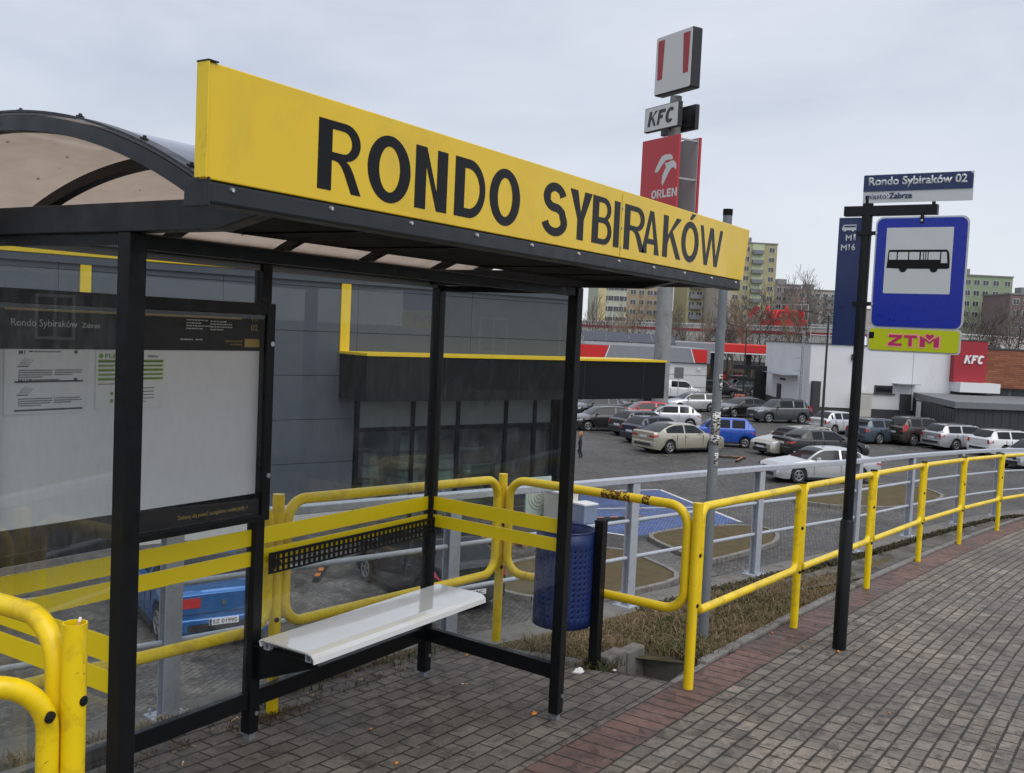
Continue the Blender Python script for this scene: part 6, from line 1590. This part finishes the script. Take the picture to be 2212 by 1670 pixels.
def far_window(w_, h_):
    if (w_, h_) not in WINM:
        b = MB(); b.box((-w_/2, -.06, -h_/2), (w_/2, -.005, h_/2), 0)
        b.box((-w_/2+.1, -.075, -h_/2+.1), (-.05, -.0605, h_/2-.1), 1); b.box((.05, -.075, -h_/2+.1), (w_/2-.1, -.0605, h_/2-.1), 1)
        o = b.build('window', [WNF, WNG]); WINM[(w_, h_)] = o.data; bpy.data.objects.remove(o)
    return WINM[(w_, h_)]
def flats(label, x0, x1, D0, D1, ytop, cols, floors_vis, wx, balc=(), group='blocks of flats on the skyline', depth=13, wsz=(1.7, 1.5), strips=()):
    t, Ln, h = far_box('apartment_block', label, 'apartment block', x0, x1, D0, D1, ytop, None, group=group)
    cols = tuple(c*.72+.28*.36 for c in cols); m = mat('facade '+label[:22], cols, .8, var=.05, vs=.3)  # colour pulled towards grey: distance haze painted into the facade
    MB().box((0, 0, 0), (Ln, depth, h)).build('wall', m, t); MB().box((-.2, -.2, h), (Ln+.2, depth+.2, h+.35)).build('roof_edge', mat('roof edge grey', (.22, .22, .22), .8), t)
    for a, c, cm in strips: MB().box((Ln*a, -.1, 0), (Ln*c, -.002, h-.05)).build('painted_strip', mat('strip '+label[:16], tuple(q*.75+.25*.38 for q in cm), .8), t)  # strips greyed as well, same haze mixed into their colour
    for k in range(floors_vis):
        z = h-1.7-2.8*k
        if z < 1.2: break
        for x in wx:
            o = bpy.data.objects.new('window', far_window(*wsz)); COL.objects.link(o); o.parent = t; o.location = (Ln*x, -.11 if any(a <= x <= c for a, c, _ in strips) else 0, z)
        for x in balc:
            MB().box((Ln*x-1.6, -1.1, z-1.3), (Ln*x+1.6, -.12, z-.2)).build('balcony', mat('balcony grey', (.20, .21, .23), .8), t)
    ch = MB().box((Ln*.3, 5, h+.36), (Ln*.3+3, 8, h+2.2)).build('roof_hut', mat('roof edge grey', (0, 0, 0)), t)
    return t
OCH = (.40, .33, .12); LGR = (.42, .52, .30); BEI = (.46, .36, .26)
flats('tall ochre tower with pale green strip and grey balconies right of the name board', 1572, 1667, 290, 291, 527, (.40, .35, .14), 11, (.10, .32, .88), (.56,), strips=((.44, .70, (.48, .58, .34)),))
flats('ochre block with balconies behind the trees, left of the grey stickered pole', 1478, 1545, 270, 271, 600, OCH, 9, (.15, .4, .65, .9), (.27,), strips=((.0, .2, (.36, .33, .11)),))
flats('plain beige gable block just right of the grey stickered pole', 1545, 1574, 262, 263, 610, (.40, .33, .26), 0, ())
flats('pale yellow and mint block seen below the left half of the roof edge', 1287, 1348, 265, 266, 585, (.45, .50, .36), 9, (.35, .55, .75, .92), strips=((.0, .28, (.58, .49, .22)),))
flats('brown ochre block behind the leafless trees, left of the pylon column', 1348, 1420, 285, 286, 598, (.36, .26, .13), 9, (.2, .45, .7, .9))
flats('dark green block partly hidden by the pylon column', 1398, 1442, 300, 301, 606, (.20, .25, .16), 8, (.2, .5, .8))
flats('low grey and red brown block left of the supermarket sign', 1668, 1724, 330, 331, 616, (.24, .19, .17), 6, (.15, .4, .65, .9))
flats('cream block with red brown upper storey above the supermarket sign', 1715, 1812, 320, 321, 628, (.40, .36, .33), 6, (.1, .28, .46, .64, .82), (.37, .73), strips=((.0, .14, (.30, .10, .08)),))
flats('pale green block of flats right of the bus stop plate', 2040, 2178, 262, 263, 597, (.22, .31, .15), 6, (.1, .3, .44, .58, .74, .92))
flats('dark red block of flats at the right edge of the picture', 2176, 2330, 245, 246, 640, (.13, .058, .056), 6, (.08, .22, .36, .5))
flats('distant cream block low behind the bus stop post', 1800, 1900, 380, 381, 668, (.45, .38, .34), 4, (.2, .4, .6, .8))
# trees
BARK = [mat('bark grey brown', (.12, .10, .085), .9, var=.2), mat('bark dark', (.06, .053, .047), .9, var=.2), mat('twig tan', (.20, .16, .115), .9, var=.2)]
def bare_tree(seed, h, spread=.55, levels=5, thick=.018, m=0, tw=.016, upright=.5):
    rn = random.Random(seed); tr = MB(); cr = MB()
    def seg(b, p, q, r0, r1, n): b.tube([p, q], [r0, r1], n, cap=False)
    def grow(p, d, L_, r, lv):
        if lv == 0: return
        k = 3; b = tr if lv >= levels else cr; q = p
        for i in range(k):
            d2 = (d+Vector((rn.uniform(-1, 1), rn.uniform(-1, 1), rn.uniform(-.2, .5)))*.13).normalized()
            e = q+d2*L_/k; r1 = max(tw, r*(1-.16*(i+1))); seg(b, q, e, max(tw, r*(1-.16*i)), r1, 6 if lv >= levels-1 else 3)
            if lv < levels or i > 0:
                for _ in range(1 if lv == levels else rn.choice((1, 1, 2))):
                    a = rn.uniform(0, 2*pi); side = Vector((cos(a), sin(a), 0)); side = (side-d2*side.dot(d2)).normalized()
                    nd = (d2*(1-spread*rn.uniform(.5, 1))+side*spread+Vector((0, 0, upright*.35))).normalized()
                    grow(q+(e-q)*rn.uniform(.3, 1), nd, L_*rn.uniform(.5, .72), max(tw, r1*.6), lv-1)
            q, d = e, d2
        grow(q, d, L_*.62, max(tw, r*.5), lv-1)
    grow(Vector((0, 0, -.2)), Vector((0, 0, 1)), h*.42, h*thick, levels)
    t = thing('bare_tree', 'x', 'tree'); tr.build('trunk', BARK[m], t); cr.build('crown', BARK[m], t); return t
TP = [bare_tree(1, 12, .5, 5, .010, 0, .019), bare_tree(2, 11, .65, 4, .011, 1, .02), bare_tree(3, 13, .40, 5, .008, 2, .018, .9), bare_tree(4, 10, .8, 4, .012, 1, .02), bare_tree(9, 14, .5, 5, .012, 0, .016, .7)]
TL = ['leafless grey brown tree', 'leafless dark spreading tree', 'leafless slender tan tree', 'leafless wide dark tree', 'tall leafless finely branched tree']
used_t = set()
def tree(kind, px, D_, ytop, label, rz=0, pos=None):
    p = pos or W3(px, 740, D_); h = W3(px, ytop, D_).z-LOT if ytop else 9
    H0 = (12, 11, 13, 10, 14)[kind]*.98
    t = TP[kind] if kind not in used_t else copy_tree(TP[kind]); used_t.add(kind)
    t.location = (p.x, p.y, LOT); s = h/H0; t.scale = (s, s, s); t.rotation_euler = (0, 0, rz); tag(t, label, 'tree', 'leafless trees beyond the car park'); return t
rn = random.Random(77)
where = lambda x: 'behind the pylon column' if 1400 < x < 1445 else ('under the roof edge' if x < 1400 else ('left of the grey pole' if x < 1530 else ('between grey pole and supermarket sign' if x < 1620 else ('in front of the supermarket sign' if x < 1735 else 'left of the bus stop post'))))
xs_ = [1276, 1290, 1304, 1320, 1334, 1348, 1362, 1376, 1390, 1400, 1447, 1458, 1470, 1482, 1494, 1506, 1518, 1530, 1560, 1570, 1580, 1590, 1601, 1612, 1628, 1646, 1668, 1692, 1714, 1736, 1752, 1768]
nth = ['1st', '2nd', '3rd']+['%dth' % k for k in range(4, 21)]+['21st', '22nd', '23rd']+['%dth' % k for k in range(24, 31)]+['31st', '32nd', '33rd', '34th', '35th']
for i, x in enumerate(xs_):
    k = rn.choice((0, 1, 2, 2, 3)); D_ = rn.uniform(118, 150)
    tree(k, x, D_, rn.uniform(612, 672), TL[k]+', %s from the left, ' % nth[i]+where(x), rn.uniform(0, 6))
for x, D_, y, k, w_ in ((1712, 175, 570, 4, 'standing highest left of the navy route plate'), (1776, 165, 562, 4, 'right beside the navy route plate'), (1830, 190, 640, 0, 'behind the foot of the navy route plate'), (2150, 118, 628, 3, 'in front of the pale green flats'), (2200, 112, 598, 1, 'cut by the right edge, before the dark red flats'), (2110, 125, 650, 0, 'between lime plate and pale green flats'), (2176, 140, 620, 4, 'right of the pale green flats above the brick wing'), (2130, 150, 640, 4, 'directly before the pale green flats'), (2096, 135, 625, 3, 'left edge of the pale green flats'), (2190, 118, 618, 3, 'thick crown before the dark red flats'), (1690, 150, 598, 4, 'tall, just right of the supermarket sign'), (1640, 160, 606, 4, 'directly before the ochre tower'), (2142, 122, 612, 4, 'tall and fine before the pale green flats'), (2165, 128, 640, 0, 'low before the pale green flats edge'), (2206, 124, 632, 4, 'fine branched before the dark red flats'), (1700, 168, 585, 0, 'high above the supermarket sign end'), (2240, 110, 640, 3, 'just outside the right edge by the brick wing'), (2090, 150, 690, 3, 'low beside the lime plate edge'), (1690, 200, 610, 1, 'behind the supermarket sign'), (1742, 210, 615, 0, 'between the two tallest trees'), (26, 150, 552, 1, 'seen above the store roof at the far left'), (905, 120, 470, 4, 'seen through the tinted roof left of the back corner'), (1062, 125, 520, 4, 'seen through the tinted roof by the back corner')):
    tree(k, x, D_, y, TL[k]+' '+w_, x*.37)
BSH = [mat('bare shrub', (.10, .06, .045), .95, var=.3), mat('bare shrub pale', (.16, .12, .08), .95, var=.3)]
def shrub_mass(name, x0, x1, D0, D1, hmax, seed, label, n=2600):
    rn = random.Random(seed); b = MB()
    for _ in range(n):
        x = rn.uniform(x0, x1); p = W3(x, 740, rn.uniform(D0, D1)); p.z = LOT; h = hmax*rn.uniform(.3, 1); a = rn.uniform(0, 6.28)
        q = p+Vector((cos(a)*h*.35, sin(a)*h*.35, h)); s = Vector((RGT.x, RGT.y, 0))*.03
        b.add([p-s, p+s, q+s*.4, q-s*.4], [(0, 1, 2, 3)], rn.randint(0, 1))
    o = b.build(name, BSH); tag(o, label, 'shrubs', kind='stuff')
shrub_mass('shrubs', 1530, 1780, 125, 150, 2.2, 1, 'brown leafless scrub beyond the fuel station')
shrub_mass('shrubs', 2080, 2300, 108, 128, 3.5, 2, 'dark leafless scrub behind the brick wing')
shrub_mass('shrubs', 1260, 1530, 128, 150, 2.5, 3, 'brown leafless scrub behind the station shop', 1500)

# low house across the side street, seen mirrored in the end pane
HS = thing('house', 'dark low house with white framed windows, seen mirrored in the left end pane', 'house', (-17, 33, .4), radians(-58))
HW = mat('dark render', (.07, .068, .062), .9, var=.1); HR = mat('dark roof tile', (.035, .033, .032), .8, var=.2)
MB().box((-9, -14, -1), (0, 22, 2.9)).build('wall', HW, HS)
MB().add([(-9.4, -14.5, 2.92), (.4, -14.5, 2.92), (.4, 22.5, 2.92), (-9.4, 22.5, 2.92), (-4.5, -14.5, 4.3), (-4.5, 22.5, 4.3)], [(0, 1, 2, 3), (1, 2, 5, 4), (0, 4, 5, 3), (0, 1, 4), (3, 2, 5)]).build('roof', HR, HS)
for k in range(9):
    y = -12+k*3.7; f = MB().box((.002, y, .6), (.06, y+1.3, 2.2)).build('window', WNF, HS)
    for q in (.1, .7): MB().box((.061, y+q, .7), (.07, y+q+.5, 2.1)).build('pane', CGL, f)
for y in (-8, 2, 9, 17): MB().box((-5, y, 4.0), (-4, y+.8, 5.2)).build('chimney', mat('chimney brick', (.10, .06, .05), .9), HS)
tree(1, 0, 0, None, 'leafless dark tree behind the low house, seen mirrored in the end pane', 1.0, pos=Vector((-30, 52, 0)))
# ------------------------------------------------------------------ camera, sky, sun
cam = bpy.data.cameras.new('camera'); co = bpy.data.objects.new('camera', cam); COL.objects.link(co)
cam.sensor_width = 36; cam.lens = 36*FPX/2212; cam.clip_start = .05; cam.clip_end = 6000
R = Matrix((RGT, UPV, -FWD)).transposed().to_4x4(); R.translation = Vector((0, 0, CAMZ)); co.matrix_world = R
S.camera = co
w = bpy.data.worlds.new('World'); S.world = w; w.use_nodes = True
nt = w.node_tree; nt.nodes.clear(); L = nt.links.new
out = nt.nodes.new('ShaderNodeOutputWorld')
sky = N(nt, 'ShaderNodeTexSky'); sky.sky_type = 'NISHITA'; sky.sun_disc = False
SUN_EL, SUN_AZ = 58, -110                 # azimuth counted from +X towards +Y
sky.sun_elevation = radians(SUN_EL); sky.sun_rotation = radians(90-SUN_AZ)
b1 = N(nt, 'ShaderNodeBackground'); b1.inputs[1].default_value = .1; L(sky.outputs[0], b1.inputs[0])
b2 = N(nt, 'ShaderNodeBackground'); b2.inputs[1].default_value = 1.0
tc = nt.nodes.new('ShaderNodeTexCoord'); mp = N(nt, 'ShaderNodeMapping'); mp.inputs['Scale'].default_value = (1, 1, 3.2); L(tc.outputs['Generated'], mp.inputs[0])
cl = noise(nt, mp.outputs[0], 2.2, 7, .55, .4)
rc = ramp(nt, cl, [(.30, (.42, .455, .53)), (.5, (.51, .543, .615)), (.72, (.575, .60, .655))])
sx = N(nt, 'ShaderNodeSeparateXYZ'); L(tc.outputs['Generated'], sx.inputs[0])
hz = ramp(nt, sx.outputs['Z'], [(.0, 1.), (.22, 0.)])
cc = mixc(nt, hz, rc, (.585, .61, .65))
L(cc, b2.inputs[0])
mx = N(nt, 'ShaderNodeMixShader'); mx.inputs[0].default_value = .9; L(b1.outputs[0], mx.inputs[1]); L(b2.outputs[0], mx.inputs[2]); L(mx.outputs[0], out.inputs[0])
sl = bpy.data.lights.new('sun', 'SUN'); sl.energy = 1.5; sl.angle = radians(60); sl.color = (1, .96, .9)
so_ = bpy.data.objects.new('sun', sl); COL.objects.link(so_)
dirv = Vector((cos(radians(SUN_AZ))*cos(radians(SUN_EL)), sin(radians(SUN_AZ))*cos(radians(SUN_EL)), sin(radians(SUN_EL))))
so_.rotation_euler = dirv.to_track_quat('Z', 'Y').to_euler()
S.view_settings.view_transform = 'Standard'; S.view_settings.look = 'None'; S.view_settings.exposure = .47; S.view_settings.gamma = 1
S.cycles.max_bounces = 8; S.cycles.transparent_max_bounces = 16; S.cycles.glossy_bounces = 4; S.cycles.diffuse_bounces = 3
S.cycles.use_denoising = True
